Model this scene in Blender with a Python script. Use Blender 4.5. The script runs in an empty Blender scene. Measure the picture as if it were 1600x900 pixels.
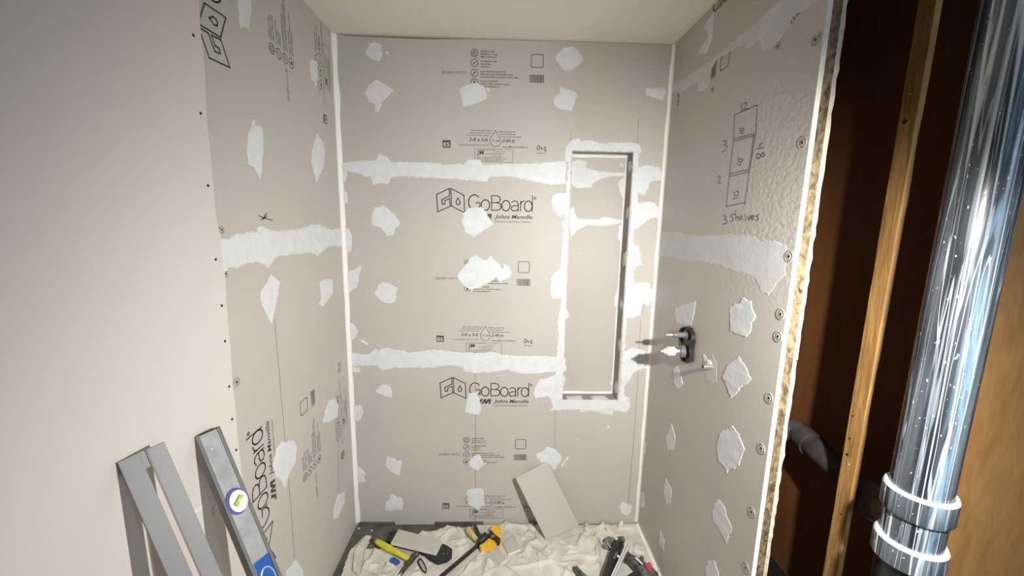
import bpy, bmesh, math, random
import numpy as np
from mathutils import Vector, Matrix, noise
from mathutils.geometry import tessellate_polygon

random.seed(7)
S = bpy.context.scene
COL = S.collection

# ------------------------------------------------------------------ camera
FPX = 627.7
CAM = Vector((0.755, -1.9476, 1.6332))
PIT, YAW, ROL = -0.1646, -0.0289, -0.0190
def cam_rot():
    cx, sx = math.cos(PIT), math.sin(PIT); cy, sy = math.cos(YAW), math.sin(YAW); cr, sr = math.cos(ROL), math.sin(ROL)
    a = Matrix(((cy, -sy, 0), (sy, cy, 0), (0, 0, 1)))
    b = Matrix(((1, 0, 0), (0, cx, -sx), (0, sx, cx)))
    c = Matrix(((cr, 0, sr), (0, 1, 0), (-sr, 0, cr)))
    return a @ b @ c
RM = cam_rot()
cd = bpy.data.cameras.new('camera')
cd.sensor_width = 36.0
cd.lens = FPX / 1600 * 36.0
cd.clip_start = 0.02
co = bpy.data.objects.new('camera', cd); COL.objects.link(co)
r4 = RM @ Matrix(((1, 0, 0), (0, 0, -1), (0, 1, 0)))
co.matrix_world = Matrix.Translation(CAM) @ r4.to_4x4()
S.camera = co

# ------------------------------------------------------------------ world, lamps, exposure
w = bpy.data.worlds.new('world'); S.world = w; w.use_nodes = True
bg = w.node_tree.nodes['Background']
bg.inputs[0].default_value = (0.80, 0.77, 0.80, 1); bg.inputs[1].default_value = 0.085
def spot(name, loc, aim, power, size, blend, rad, col):
    l = bpy.data.lights.new(name, 'SPOT'); l.energy = power; l.spot_size = math.radians(size); l.spot_blend = blend
    l.shadow_soft_size = rad; l.color = col
    o = bpy.data.objects.new(name, l); COL.objects.link(o); o.location = loc
    o.rotation_euler = (Vector(aim) - Vector(loc)).to_track_quat('-Z', 'Y').to_euler(); return o
def area(name, loc, aim, power, sx, sy, col):
    l = bpy.data.lights.new(name, 'AREA'); l.shape = 'RECTANGLE'; l.size = sx; l.size_y = sy; l.energy = power; l.color = col
    o = bpy.data.objects.new(name, l); COL.objects.link(o); o.location = loc
    o.rotation_euler = (Vector(aim) - Vector(loc)).to_track_quat('-Z', 'Y').to_euler(); return o
spot('work_light', (1.39, -1.62, 1.67), (0.78, 0.0, 0.52), 160, 144, 1.0, 0.018, (1.0, 0.975, 0.93))
area('cool_fill_light', (2.7, -3.1, 1.5), (1.7, -0.8, 1.7), 14, 0.35, 1.4, (0.62, 0.80, 1.0))  # added bluish fill out of view, for the pipe's highlight and the closet
S.view_settings.view_transform = 'Standard'
S.view_settings.look = 'None'
S.view_settings.exposure = -0.02
S.view_settings.gamma = 1.0
S.view_settings.use_curve_mapping = False

# ------------------------------------------------------------------ materials
def mat(name, col, rough=0.6, metal=0.0, spec=0.5, var=0.0, vscale=4.0, bump=0.0, bscale=60.0, coat=0.0, stretch=None, col2=None):
    m = bpy.data.materials.new(name); m.use_nodes = True
    nt = m.node_tree; b = nt.nodes['Principled BSDF']
    b.inputs['Base Color'].default_value = (*col, 1); b.inputs['Roughness'].default_value = rough
    b.inputs['Metallic'].default_value = metal; b.inputs['Specular IOR Level'].default_value = spec
    b.inputs['Coat Weight'].default_value = coat
    tc = nt.nodes.new('ShaderNodeTexCoord'); mp = nt.nodes.new('ShaderNodeMapping')
    nt.links.new(tc.outputs['Object'], mp.inputs['Vector'])
    if stretch: mp.inputs['Scale'].default_value = stretch
    if var > 0 or col2:
        n = nt.nodes.new('ShaderNodeTexNoise'); n.inputs['Scale'].default_value = vscale; n.inputs['Detail'].default_value = 6
        nt.links.new(mp.outputs[0], n.inputs['Vector'])
        rp = nt.nodes.new('ShaderNodeValToRGB')
        c2 = col2 if col2 else tuple(c * (1 - var) for c in col)
        rp.color_ramp.elements[0].position = 0.35; rp.color_ramp.elements[0].color = (*c2, 1)
        rp.color_ramp.elements[1].position = 0.65; rp.color_ramp.elements[1].color = (*col, 1)
        nt.links.new(n.outputs['Fac'], rp.inputs[0]); nt.links.new(rp.outputs[0], b.inputs['Base Color'])
    if bump > 0:
        n2 = nt.nodes.new('ShaderNodeTexNoise'); n2.inputs['Scale'].default_value = bscale; n2.inputs['Detail'].default_value = 4
        nt.links.new(mp.outputs[0], n2.inputs['Vector'])
        bp = nt.nodes.new('ShaderNodeBump'); bp.inputs['Strength'].default_value = bump; bp.inputs['Distance'].default_value = 0.004
        nt.links.new(n2.outputs['Fac'], bp.inputs['Height']); nt.links.new(bp.outputs[0], b.inputs['Normal'])
    return m
M = {}
M['board'] = mat('board_facing', (0.505, 0.477, 0.430), 0.55, var=0.05, vscale=2.5, bump=0.06, bscale=120)
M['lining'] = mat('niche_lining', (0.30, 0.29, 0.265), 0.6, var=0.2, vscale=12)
M['board_core'] = mat('board_core', (0.86, 0.83, 0.74), 0.8, bump=0.3, bscale=300)
M['sealant'] = mat('sealant', (0.70, 0.715, 0.735), 0.5, var=0.09, vscale=26, bump=0.30, bscale=24)
M['sealant_thin'] = mat('sealant_film', (0.62, 0.62, 0.62), 0.5, var=0.10, vscale=12, bump=0.25, bscale=24)
M['bead'] = mat('corner_bead', (0.86, 0.84, 0.79), 0.5, bump=0.4, bscale=50)
M['ink'] = mat('print_ink', (0.055, 0.045, 0.035), 0.6)
M['ink_soft'] = mat('print_ink_grey', (0.13, 0.115, 0.095), 0.7)
M['pencil'] = mat('pencil', (0.20, 0.185, 0.16), 0.7)
M['drywall'] = mat('painted_drywall', (0.66, 0.615, 0.575), 0.55, var=0.04, vscale=1.5, bump=0.10, bscale=90)
M['ceiling'] = mat('ceiling_paint', (0.86, 0.80, 0.69), 0.7, bump=0.08, bscale=60)
M['gypsum'] = mat('gypsum_edge', (0.66, 0.60, 0.47), 0.9, var=0.15, vscale=60, bump=0.8, bscale=200)
M['screw'] = mat('dark_screw', (0.03, 0.028, 0.025), 0.4, 0.6)
M['steel'] = mat('steel', (0.62, 0.62, 0.61), 0.3, 0.9, var=0.2, vscale=30)
M['alu'] = mat('scuffed_aluminium', (0.36, 0.37, 0.38), 0.5, 0.3, var=0.25, vscale=22, bump=0.05, bscale=90)
M['alu_dark'] = mat('aluminium_edge', (0.15, 0.15, 0.148), 0.5, 0.3, var=0.15, vscale=20)
M['rail'] = mat('grey_rail', (0.235, 0.235, 0.235), 0.5, 0.1, var=0.06, vscale=6)
M['white'] = mat('white_plastic', (0.72, 0.72, 0.70), 0.4)
M['grey'] = mat('grey_plastic', (0.14, 0.138, 0.135), 0.45)
M['blue'] = mat('blue_plastic', (0.014, 0.085, 0.33), 0.35)
M['blue_dark'] = mat('blue_ring', (0.07, 0.07, 0.30), 0.4)
M['vial'] = mat('vial_liquid', (0.50, 0.50, 0.12), 0.15)
M['yellow'] = mat('yellow_grip', (0.72, 0.66, 0.05), 0.5, var=0.25, vscale=40)
M['orange'] = mat('yellow_plastic', (0.90, 0.50, 0.03), 0.4, var=0.15, vscale=40)
M['palegrip'] = mat('dusty_yellow_grip', (0.62, 0.52, 0.20), 0.6, var=0.3, vscale=50)
M['black'] = mat('black_plastic', (0.018, 0.017, 0.016), 0.4)
M['black_rubber'] = mat('black_rubber', (0.02, 0.02, 0.02), 0.6, bump=0.5, bscale=90)
M['dusty'] = mat('dusty_black', (0.035, 0.035, 0.035), 0.55, col2=(0.16, 0.16, 0.15), vscale=50)
M['rust'] = mat('dark_iron', (0.10, 0.085, 0.07), 0.55, 0.5, var=0.4, vscale=60)
M['red'] = mat('red_fabric', (0.42, 0.05, 0.10), 0.7)
M['pan'] = mat('dark_liner', (0.115, 0.112, 0.095), 0.55, var=0.45, vscale=18, bump=0.3, bscale=70)
M['subfloor'] = mat('subfloor', (0.30, 0.26, 0.20), 0.8, var=0.2, vscale=8)
M['frame'] = mat('framing', (0.30, 0.22, 0.13), 0.8, var=0.3, vscale=10)
M['greyglue'] = mat('translucent_sleeve', (0.34, 0.38, 0.34), 0.35)
M['teal'] = mat('pale_teal', (0.50, 0.58, 0.58), 0.25, 0.5)

def cloth_mat():
    m = mat('canvas_cloth', (0.66, 0.635, 0.56), 0.85, var=0.22, vscale=14, bump=0.45, bscale=38)
    return m
M['cloth'] = cloth_mat()
M['rag'] = mat('white_rag', (0.72, 0.68, 0.58), 0.85, var=0.2, vscale=30, bump=0.6, bscale=60)

def wood(name, dark, light, scale, stretch, rough=0.6, bump=0.25):
    m = bpy.data.materials.new(name); m.use_nodes = True; nt = m.node_tree; b = nt.nodes['Principled BSDF']
    b.inputs['Roughness'].default_value = rough
    tc = nt.nodes.new('ShaderNodeTexCoord'); mp = nt.nodes.new('ShaderNodeMapping'); mp.inputs['Scale'].default_value = stretch
    nt.links.new(tc.outputs['Object'], mp.inputs[0])
    n = nt.nodes.new('ShaderNodeTexNoise'); n.inputs['Scale'].default_value = scale; n.inputs['Detail'].default_value = 8; n.inputs['Distortion'].default_value = 0.8
    nt.links.new(mp.outputs[0], n.inputs['Vector'])
    rp = nt.nodes.new('ShaderNodeValToRGB')
    rp.color_ramp.elements[0].position = 0.3; rp.color_ramp.elements[0].color = (*dark, 1)
    rp.color_ramp.elements[1].position = 0.7; rp.color_ramp.elements[1].color = (*light, 1)
    nt.links.new(n.outputs['Fac'], rp.inputs[0]); nt.links.new(rp.outputs[0], b.inputs['Base Color'])
    bp = nt.nodes.new('ShaderNodeBump'); bp.inputs['Strength'].default_value = bump; bp.inputs['Distance'].default_value = 0.004
    nt.links.new(n.outputs['Fac'], bp.inputs['Height']); nt.links.new(bp.outputs[0], b.inputs['Normal'])
    return m
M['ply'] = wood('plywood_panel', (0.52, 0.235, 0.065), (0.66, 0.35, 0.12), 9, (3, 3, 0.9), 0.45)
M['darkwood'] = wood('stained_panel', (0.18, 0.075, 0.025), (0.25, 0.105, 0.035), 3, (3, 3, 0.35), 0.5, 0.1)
M['strip'] = wood('rough_lumber', (0.33, 0.16, 0.045), (0.62, 0.36, 0.13), 14, (4, 4, 0.45), 0.6, 0.8)
M['osb'] = wood('strand_core', (0.030, 0.018, 0.008), (0.29, 0.21, 0.11), 55, (1.4, 1.4, 0.8), 0.8, 1.0)

def right_board_mat():
    """board facing with the bumpy orange-peel skin towards the front edge"""
    m = mat('bumpy_board_facing', (0.505, 0.477, 0.430), 0.42, var=0.05, vscale=2.5)
    nt = m.node_tree; b = nt.nodes['Principled BSDF']
    tc = nt.nodes['Texture Coordinate']; sx = nt.nodes.new('ShaderNodeSeparateXYZ'); nt.links.new(tc.outputs['Object'], sx.inputs[0])
    ry = nt.nodes.new('ShaderNodeMapRange'); ry.inputs['From Min'].default_value = -0.38; ry.inputs['From Max'].default_value = -0.72
    nt.links.new(sx.outputs['Y'], ry.inputs['Value'])
    rz = nt.nodes.new('ShaderNodeMapRange'); rz.inputs['From Min'].default_value = 1.35; rz.inputs['From Max'].default_value = 1.62
    rz.inputs['To Min'].default_value = 0.12
    nt.links.new(sx.outputs['Z'], rz.inputs['Value'])
    mu = nt.nodes.new('ShaderNodeMath'); mu.operation = 'MULTIPLY'; nt.links.new(ry.outputs[0], mu.inputs[0]); nt.links.new(rz.outputs[0], mu.inputs[1])
    n = nt.nodes.new('ShaderNodeTexNoise'); n.inputs['Scale'].default_value = 75; n.inputs['Detail'].default_value = 1.5
    mp = nt.nodes.new('ShaderNodeMapping'); mp.inputs['Scale'].default_value = (1, 0.8, 1); nt.links.new(tc.outputs['Object'], mp.inputs[0]); nt.links.new(mp.outputs[0], n.inputs['Vector'])
    m2 = nt.nodes.new('ShaderNodeMath'); m2.operation = 'MULTIPLY'; nt.links.new(mu.outputs[0], m2.inputs[0]); nt.links.new(n.outputs['Fac'], m2.inputs[1])
    bp = nt.nodes.new('ShaderNodeBump'); bp.inputs['Strength'].default_value = 0.32; bp.inputs['Distance'].default_value = 0.006
    nt.links.new(m2.outputs[0], bp.inputs['Height']); nt.links.new(bp.outputs[0], b.inputs['Normal'])
    return m
M['board_bumpy'] = right_board_mat()

def pipe_mat():
    """black drain pipe with runs of white dried compound and a blue band of print and painted-in reflection"""
    m = bpy.data.materials.new('streaked_black_pipe'); m.use_nodes = True; nt = m.node_tree; b = nt.nodes['Principled BSDF']
    b.inputs['Roughness'].default_value = 0.28; b.inputs['Coat Weight'].default_value = 0.3; b.inputs['Coat Roughness'].default_value = 0.12
    tc = nt.nodes.new('ShaderNodeTexCoord')
    def streak(scale, sz, lo, hi, det=3.0, dist=0.3):
        mp = nt.nodes.new('ShaderNodeMapping'); mp.inputs['Scale'].default_value = (1, 1, sz); nt.links.new(tc.outputs['Object'], mp.inputs[0])
        n = nt.nodes.new('ShaderNodeTexNoise'); n.inputs['Scale'].default_value = scale; n.inputs['Detail'].default_value = det; n.inputs['Distortion'].default_value = dist
        nt.links.new(mp.outputs[0], n.inputs['Vector'])
        r = nt.nodes.new('ShaderNodeMapRange'); r.inputs['From Min'].default_value = lo; r.inputs['From Max'].default_value = hi
        nt.links.new(n.outputs['Fac'], r.inputs['Value']); return r.outputs[0]
    def mix(fac, a, c):
        x = nt.nodes.new('ShaderNodeMix'); x.data_type = 'RGBA'
        nt.links.new(fac, x.inputs['Factor'])
        for v, s in ((a, x.inputs['A']), (c, x.inputs['B'])):
            if isinstance(v, tuple): s.default_value = (*v, 1)
            else: nt.links.new(v, s)
        return x.outputs['Result']
    def lines(scale, sz, eps, dist=0.2, det=1.0, off=0.0):
        mp = nt.nodes.new('ShaderNodeMapping'); mp.inputs['Scale'].default_value = (1, 1, sz); mp.inputs['Location'].default_value = (off, off, 0); nt.links.new(tc.outputs['Object'], mp.inputs[0])
        n = nt.nodes.new('ShaderNodeTexNoise'); n.inputs['Scale'].default_value = scale; n.inputs['Detail'].default_value = det; n.inputs['Distortion'].default_value = dist
        nt.links.new(mp.outputs[0], n.inputs['Vector'])
        a = nt.nodes.new('ShaderNodeMath'); a.operation = 'SUBTRACT'; nt.links.new(n.outputs['Fac'], a.inputs[0]); a.inputs[1].default_value = 0.5
        b2 = nt.nodes.new('ShaderNodeMath'); b2.operation = 'ABSOLUTE'; nt.links.new(a.outputs[0], b2.inputs[0])
        r = nt.nodes.new('ShaderNodeMapRange'); r.inputs['From Min'].default_value = eps; r.inputs['From Max'].default_value = eps * 0.4
        nt.links.new(b2.outputs[0], r.inputs['Value']); return r.outputs[0]
    # haze of dust
    c = mix(streak(26, 0.05, 0.44, 0.66, 6), (0.022, 0.025, 0.030), (0.13, 0.155, 0.18))
    # blue band on the room side: print plus a bluish reflection painted in
    sp = nt.nodes.new('ShaderNodeSeparateXYZ'); nt.links.new(tc.outputs['Object'], sp.inputs[0])
    at = nt.nodes.new('ShaderNodeMath'); at.operation = 'ARCTAN2'; nt.links.new(sp.outputs['Y'], at.inputs[0]); nt.links.new(sp.outputs['X'], at.inputs[1])
    d = nt.nodes.new('ShaderNodeMath'); d.operation = 'SUBTRACT'; nt.links.new(at.outputs[0], d.inputs[0]); d.inputs[1].default_value = -1.85
    ab = nt.nodes.new('ShaderNodeMath'); ab.operation = 'ABSOLUTE'; nt.links.new(d.outputs[0], ab.inputs[0])
    bd = nt.nodes.new('ShaderNodeMapRange'); bd.inputs['From Min'].default_value = 0.34; bd.inputs['From Max'].default_value = 0.16; nt.links.new(ab.outputs[0], bd.inputs['Value'])
    bm = nt.nodes.new('ShaderNodeMath'); bm.operation = 'MULTIPLY'; nt.links.new(bd.outputs[0], bm.inputs[0]); nt.links.new(streak(60, 0.10, 0.40, 0.62, 6, 0.5), bm.inputs[1])
    c = mix(bm.outputs[0], c, (0.22, 0.36, 0.50))
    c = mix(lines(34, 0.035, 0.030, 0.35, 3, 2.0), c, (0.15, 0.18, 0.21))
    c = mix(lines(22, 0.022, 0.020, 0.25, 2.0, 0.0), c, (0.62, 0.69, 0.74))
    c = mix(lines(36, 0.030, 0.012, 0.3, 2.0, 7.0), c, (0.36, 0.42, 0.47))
    c = mix(streak(160, 0.5, 0.70, 0.73, 2, 0.1), c, (0.7, 0.72, 0.72))
    nt.links.new(c, b.inputs['Base Color'])
    bp = nt.nodes.new('ShaderNodeBump'); bp.inputs['Strength'].default_value = 0.35; bp.inputs['Distance'].default_value = 0.002
    nt.links.new(streak(30, 0.05, 0.3, 0.8, 3, 0.2), bp.inputs['Height']); nt.links.new(bp.outputs[0], b.inputs['Normal'])
    return m
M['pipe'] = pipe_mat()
M['pipe_dust'] = mat('dusty_pipe', (0.05, 0.046, 0.042), 0.55, col2=(0.095, 0.088, 0.08), vscale=16)
M['pipe_black'] = mat('plain_black_pipe', (0.012, 0.012, 0.012), 0.35)
M['primer'] = mat('dried_compound', (0.84, 0.83, 0.76), 0.7, var=0.15, vscale=40)

# ------------------------------------------------------------------ object helpers
def tag(o, label=None, cat=None, group=None, kind=None):
    if label: o['label'] = label
    if cat: o['category'] = cat
    if group: o['group'] = group
    if kind: o['kind'] = kind
    return o
def obj(name, verts, faces, m, parent=None, smooth=False, fm=None):
    me = bpy.data.meshes.new(name); me.from_pydata([tuple(v) for v in verts], [], faces)
    for x in (m if isinstance(m, (list, tuple)) else [m]): me.materials.append(x)
    if fm:
        for p, i in zip(me.polygons, fm): p.material_index = i
    if smooth:
        for p in me.polygons: p.use_smooth = True
    me.update()
    o = bpy.data.objects.new(name, me); COL.objects.link(o)
    if parent:
        o.parent = parent
        o.matrix_parent_inverse = Matrix.Translation(-world_loc(parent))
    return o
def world_loc(o):
    v = Vector(o.location)
    p = o.parent
    if p and o.type == 'EMPTY': v = v + world_loc(p)
    return v
def empty(name, loc, label, cat, group=None):
    o = bpy.data.objects.new(name, None); COL.objects.link(o); o.location = loc; o.empty_display_size = 0.05
    return tag(o, label, cat, group)
class MB:
    def __init__(s): s.v = []; s.f = []; s.m = []
    def add(s, vs, fs, mi=0):
        k = len(s.v); s.v += [Vector(x) for x in vs]; s.f += [tuple(i + k for i in f) for f in fs]; s.m += [mi] * len(fs); return s
    def box(s, a, b, mi=0):
        x0, y0, z0 = a; x1, y1, z1 = b
        return s.add([(x0, y0, z0), (x1, y0, z0), (x1, y1, z0), (x0, y1, z0), (x0, y0, z1), (x1, y0, z1), (x1, y1, z1), (x0, y1, z1)],
                     [(0, 3, 2, 1), (4, 5, 6, 7), (0, 1, 5, 4), (1, 2, 6, 5), (2, 3, 7, 6), (3, 0, 4, 7)], mi)
    def obox(s, c, ax, ay, az, mi=0, bev=0.0):
        """oriented box: centre, three half-axis vectors"""
        c = Vector(c); ax = Vector(ax); ay = Vector(ay); az = Vector(az)
        vs = [c + ax * i + ay * j + az * k for k in (-1, 1) for j in (-1, 1) for i in (-1, 1)]
        return s.add(vs, [(0, 2, 3, 1), (4, 5, 7, 6), (0, 1, 5, 4), (1, 3, 7, 5), (3, 2, 6, 7), (2, 0, 4, 6)], mi)
    def tube(s, pts, rads, n=14, mi=0, cap=True):
        pts = [Vector(p) for p in pts]
        if not isinstance(rads, (list, tuple)): rads = [rads] * len(pts)
        up = None; rings = []
        for i, p in enumerate(pts):
            t = (pts[min(i + 1, len(pts) - 1)] - pts[max(i - 1, 0)])
            if t.length < 1e-7: t = pts[-1] - pts[0]
            t.normalize()
            if up is None: up = t.orthogonal().normalized()
            up = (up - t * up.dot(t)).normalized(); sd = t.cross(up)
            rings.append([p + (up * math.cos(a) + sd * math.sin(a)) * rads[i] for a in [2 * math.pi * k / n for k in range(n)]])
        vs = [q for r in rings for q in r]; fs = []
        for i in range(len(pts) - 1):
            for k in range(n):
                fs.append((i * n + k, i * n + (k + 1) % n, (i + 1) * n + (k + 1) % n, (i + 1) * n + k))
        if cap: fs += [tuple(reversed(range(n))), tuple(range((len(pts) - 1) * n, len(pts) * n))]
        return s.add(vs, fs, mi)
    def build(s, name, m, parent=None, smooth=False, bevel=0.0, auto=True):
        o = obj(name, s.v, s.f, m, parent, False, s.m)
        if smooth:
            for p in o.data.polygons: p.use_smooth = len(p.vertices) == 4
            es = o.modifiers.new('edge', 'EDGE_SPLIT'); es.split_angle = math.radians(34)
        if bevel > 0:
            md = o.modifiers.new('bevel', 'BEVEL'); md.width = bevel; md.segments = 2; md.limit_method = 'ANGLE'
        return o

# ------------------------------------------------------------------ planes of the room
class Plane:
    def __init__(s, o, u, v): s.o = Vector(o); s.u = Vector(u); s.v = Vector(v); s.n = s.u.cross(s.v); s.umin = s.umax = None
    def p(s, u, v, h=0.0): return s.o + s.u * u + s.v * v + s.n * h
    def px(s, x, y):
        d = RM @ Vector(((x - 800) / FPX, 1, -(y - 450) / FPX))
        q = CAM + d * ((s.o - CAM).dot(s.n) / d.dot(s.n)) - s.o
        u, v = q.dot(s.u), q.dot(s.v)
        if s.umin is not None: u = max(s.umin, min(s.umax, u))
        return (u, v)
W = 1.524
BACK = Plane((0, 0, 0), (1, 0, 0), (0, 0, 1)); BACK.umin, BACK.umax = 0.001, W - 0.001
LEFT = Plane((0, 0, 0), (0, 1, 0), (0, 0, 1)); LEFT.umin, LEFT.umax = -3, -0.001
RIGHT = Plane((W, 0, 0), (0, -1, 0), (0, 0, 1)); RIGHT.umin, RIGHT.umax = 0.001, 0.912
ND = 0.095                                              # niche depth
NX0, NX1, NZ0, NZ1 = 1.083, 1.370, 0.723, 1.963
NBACK = Plane((0, ND, 0), (1, 0, 0), (0, 0, 1)); NBACK.umin, NBACK.umax = NX0 + .002, NX1 - .002
NSIDE = Plane((NX1, 0, 0), (0, -1, 0), (0, 0, 1)); NSIDE.umin, NSIDE.umax = -ND, 0
NSILL = Plane((0, 0, NZ0), (1, 0, 0), (0, 1, 0))
FLOOR = Plane((0, 0, 0.0), (1, 0, 0), (0, 1, 0))
def fl(x, y, z=0.0):
    P = Plane((0, 0, z), (1, 0, 0), (0, 1, 0)); u, v = P.px(x, y); return Vector((u, v, z))
def ypl(x, y, yy):
    P = Plane((0, yy, 0), (1, 0, 0), (0, 0, 1)); u, v = P.px(x, y); return Vector((u, yy, v))
CR = {'C1': (500, 40, 3.6), 'C2': (800, 40, 3.6), 'C3': (520, 280, 4.09), 'C4': (840, 200, 3.75), 'C5': (840, 420, 3.46),
      'C6': (520, 480, 4.5), 'C7': (520, 660, 3.75), 'C8': (760, 660, 3.75), 'L1': (280, 0, 3.6), 'L2': (300, 230, 3.333),
      'L3': (340, 480, 2.143), 'R1': (1020, 0, 3.4625), 'R2': (1000, 230, 3.333), 'R3': (980, 460, 4.09), 'R4': (980, 640, 3.46),
      'F1': (520, 800, 9.0), 'F2': (660, 800, 9.0), 'F3': (880, 800, 9.0), 'V': (1030, 490, 7.5), 'H': (1095, 140, 4.09), 'P': (0, 0, 1.0)}
def cp(c, pts):
    x0, y0, s = CR[c]; return [(x0 + x / s, y0 + y / s) for x, y in pts]
def prism(pl, uv, h0, h1, holes=()):
    """closed prism on a plane; returns MB with front 0 / sides 1"""
    mb = MB(); n = len(uv)
    tri = tessellate_polygon([[Vector((a, b, 0)) for a, b in uv]])
    front = [pl.p(a, b, h1) for a, b in uv]; back = [pl.p(a, b, h0) for a, b in uv]
    area2 = sum(uv[i][0] * uv[(i + 1) % n][1] - uv[(i + 1) % n][0] * uv[i][1] for i in range(n))
    fs = []
    for t in tri:
        a, b, c = [uv[i] for i in t]
        cr = (b[0] - a[0]) * (c[1] - a[1]) - (b[1] - a[1]) * (c[0] - a[0])
        fs.append(tuple(t) if cr > 0 else (t[0], t[2], t[1]))
    mb.add(front, fs, 0)
    mb.add(back, [(f[0], f[2], f[1]) for f in fs], 1)
    sd = []
    for i in range(n):
        j = (i + 1) % n
        sd.append((i, j, n + j, n + i) if area2 < 0 else (j, i, n + i, n + j))
    mb.add(front + back, sd, 1)
    return mb

def rough_outline(uv, step=0.006, amp=0.0022, seed=0):
    out = []; rnd = random.Random(seed); n = len(uv)
    for i in range(n):
        a = Vector((uv[i][0], uv[i][1])); b = Vector((uv[(i + 1) % n][0], uv[(i + 1) % n][1])); L = (b - a).length
        k = max(1, int(L / step)); nrm = Vector((-(b - a).y, (b - a).x)).normalized() if L > 1e-6 else Vector((0, 0))
        for j in range(k):
            p = a + (b - a) * (j / k)
            am = amp * noise.noise(Vector((p.x * 60, p.y * 60, seed * 3.1))) * 1.8 + amp * 0.9 * noise.noise(Vector((p.x * 220, p.y * 220, seed * 1.7))) + (rnd.uniform(-1, 1) * amp * 0.4)
            out.append((p.x + nrm.x * am, p.y + nrm.y * am))
    return out
PC = [0]
def patch(pl, pts, parent, m=None, t=0.0016, amp=0.0027, step=0.0045, name='sealant_patch', label=None):
    """a smear of sealant: thin slab with a sloping ragged rim"""
    PC[0] += 1
    uv = [pl.px(x, y) for x, y in pts]
    uv = rough_outline(uv, step, amp, PC[0])
    if pl.umin is not None: uv = [(max(pl.umin, min(pl.umax, a)), b) for a, b in uv]
    n = len(uv); A = sum(uv[i][0] * uv[(i + 1) % n][1] - uv[(i + 1) % n][0] * uv[i][1] for i in range(n))
    if A < 0: uv.reverse()
    ins = []
    for i in range(n):
        a = Vector(uv[i - 1]); b = Vector(uv[i]); c = Vector(uv[(i + 1) % n])
        d = (c - a)
        nn = Vector((-d.y, d.x)).normalized() if d.length > 1e-7 else Vector((0, 0))
        ins.append((b.x + nn.x * 0.0018, b.y + nn.y * 0.0018))
    tri = tessellate_polygon([[Vector((a, b, 0)) for a, b in ins]])
    hh = t * (0.75 + 0.5 * random.random())
    vs = [pl.p(a, b, 0.0) for a, b in uv] + [pl.p(a, b, hh * (0.8 + 0.5 * noise.noise(Vector((a * 30, b * 30, 1))))) for a, b in ins]
    fs = [(i, (i + 1) % n, n + (i + 1) % n, n + i) for i in range(n)]
    for tr in tri:
        a, b, c = [ins[i] for i in tr]
        cr = (b[0] - a[0]) * (c[1] - a[1]) - (b[1] - a[1]) * (c[0] - a[0])
        fs.append(tuple(n + i for i in tr) if cr > 0 else (n + tr[0], n + tr[2], n + tr[1]))
    o = obj(name, vs, fs, m or M['sealant'], parent)
    if label: o['label'] = label
    return o

# --- flat print: strokes and lettering collected into one mesh
class Ink:
    def __init__(s, fr, h=0.0005): s.fr = fr; s.mb = MB(); s.h = h      # fr maps local (x, y) to a world point
    def quad(s, a, b, c, d): s.mb.add([s.fr(*a, s.h), s.fr(*b, s.h), s.fr(*c, s.h), s.fr(*d, s.h)], [(0, 1, 2, 3)])
    def line(s, pts, wd, closed=False):
        if closed: pts = list(pts) + [pts[0]]
        for i in range(len(pts) - 1):
            a = Vector(pts[i]); b = Vector(pts[i + 1]); d = b - a
            if d.length < 1e-7: continue
            d.normalize(); n = Vector((-d.y, d.x)) * wd / 2; e = d * wd * 0.4
            s.quad(a - e - n, b + e - n, b + e + n, a - e + n)
    def ell(s, cx, cy, rx, ry, wd, a0=0, a1=360, n=24):
        s.line([(cx + rx * math.cos(math.radians(a0 + (a1 - a0) * i / n)), cy + ry * math.sin(math.radians(a0 + (a1 - a0) * i / n))) for i in range(n + 1)], wd)
    def poly(s, pts):
        tri = tessellate_polygon([[Vector((a, b, 0)) for a, b in pts]])
        s.mb.add([s.fr(a, b, s.h) for a, b in pts], [tuple(t) for t in tri])
    def text(s, st, x0, y0, width, hgt, shear=0.0, bold=0.0):
        cu = bpy.data.curves.new('t', 'FONT'); cu.body = st; cu.size = 1; cu.shear = shear; cu.offset = bold; cu.resolution_u = 3
        o = bpy.data.objects.new('t', cu); COL.objects.link(o); bpy.context.view_layer.update()
        me = bpy.data.meshes.new_from_object(o.evaluated_get(bpy.context.evaluated_depsgraph_get()))
        xs = [v.co.x for v in me.vertices]; w0, w1 = min(xs), max(xs)
        k = width / (w1 - w0); ky = hgt / 0.70
        s.mb.add([s.fr(x0 + (v.co.x - w0) * k, y0 + v.co.y * ky, s.h) for v in me.vertices], [tuple(p.vertices) for p in me.polygons])
        bpy.data.objects.remove(o); bpy.data.curves.remove(cu); bpy.data.meshes.remove(me)
    def ticks(s, x0, y0, width, hgt, seed=0):
        """print too small to read: short strokes of uneven width in word-like runs"""
        r = random.Random(seed); x = x0
        while x < x0 + width:
            wl = r.uniform(3, 9) * hgt * 0.55
            e = min(x + wl, x0 + width); xx = x
            while xx < e:
                ww = hgt * r.uniform(0.12, 0.30); hh = hgt * r.choice((0.65, 0.7, 0.7, 1.0))
                s.quad((xx, y0), (xx + ww, y0), (xx + ww, y0 + hh), (xx, y0 + hh))
                if r.random() < 0.7: yy = y0 + r.choice((0, 0.28, 0.5)) * hgt; s.quad((xx, yy), (xx + hgt * 0.5, yy), (xx + hgt * 0.5, yy + hgt * 0.14), (xx, yy + hgt * 0.14))
                xx += hgt * 0.5
            x = e + hgt * 0.5
    def build(s, name, parent, m=None):
        o = s.mb.build(name, m or M['ink'], parent); return o

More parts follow.
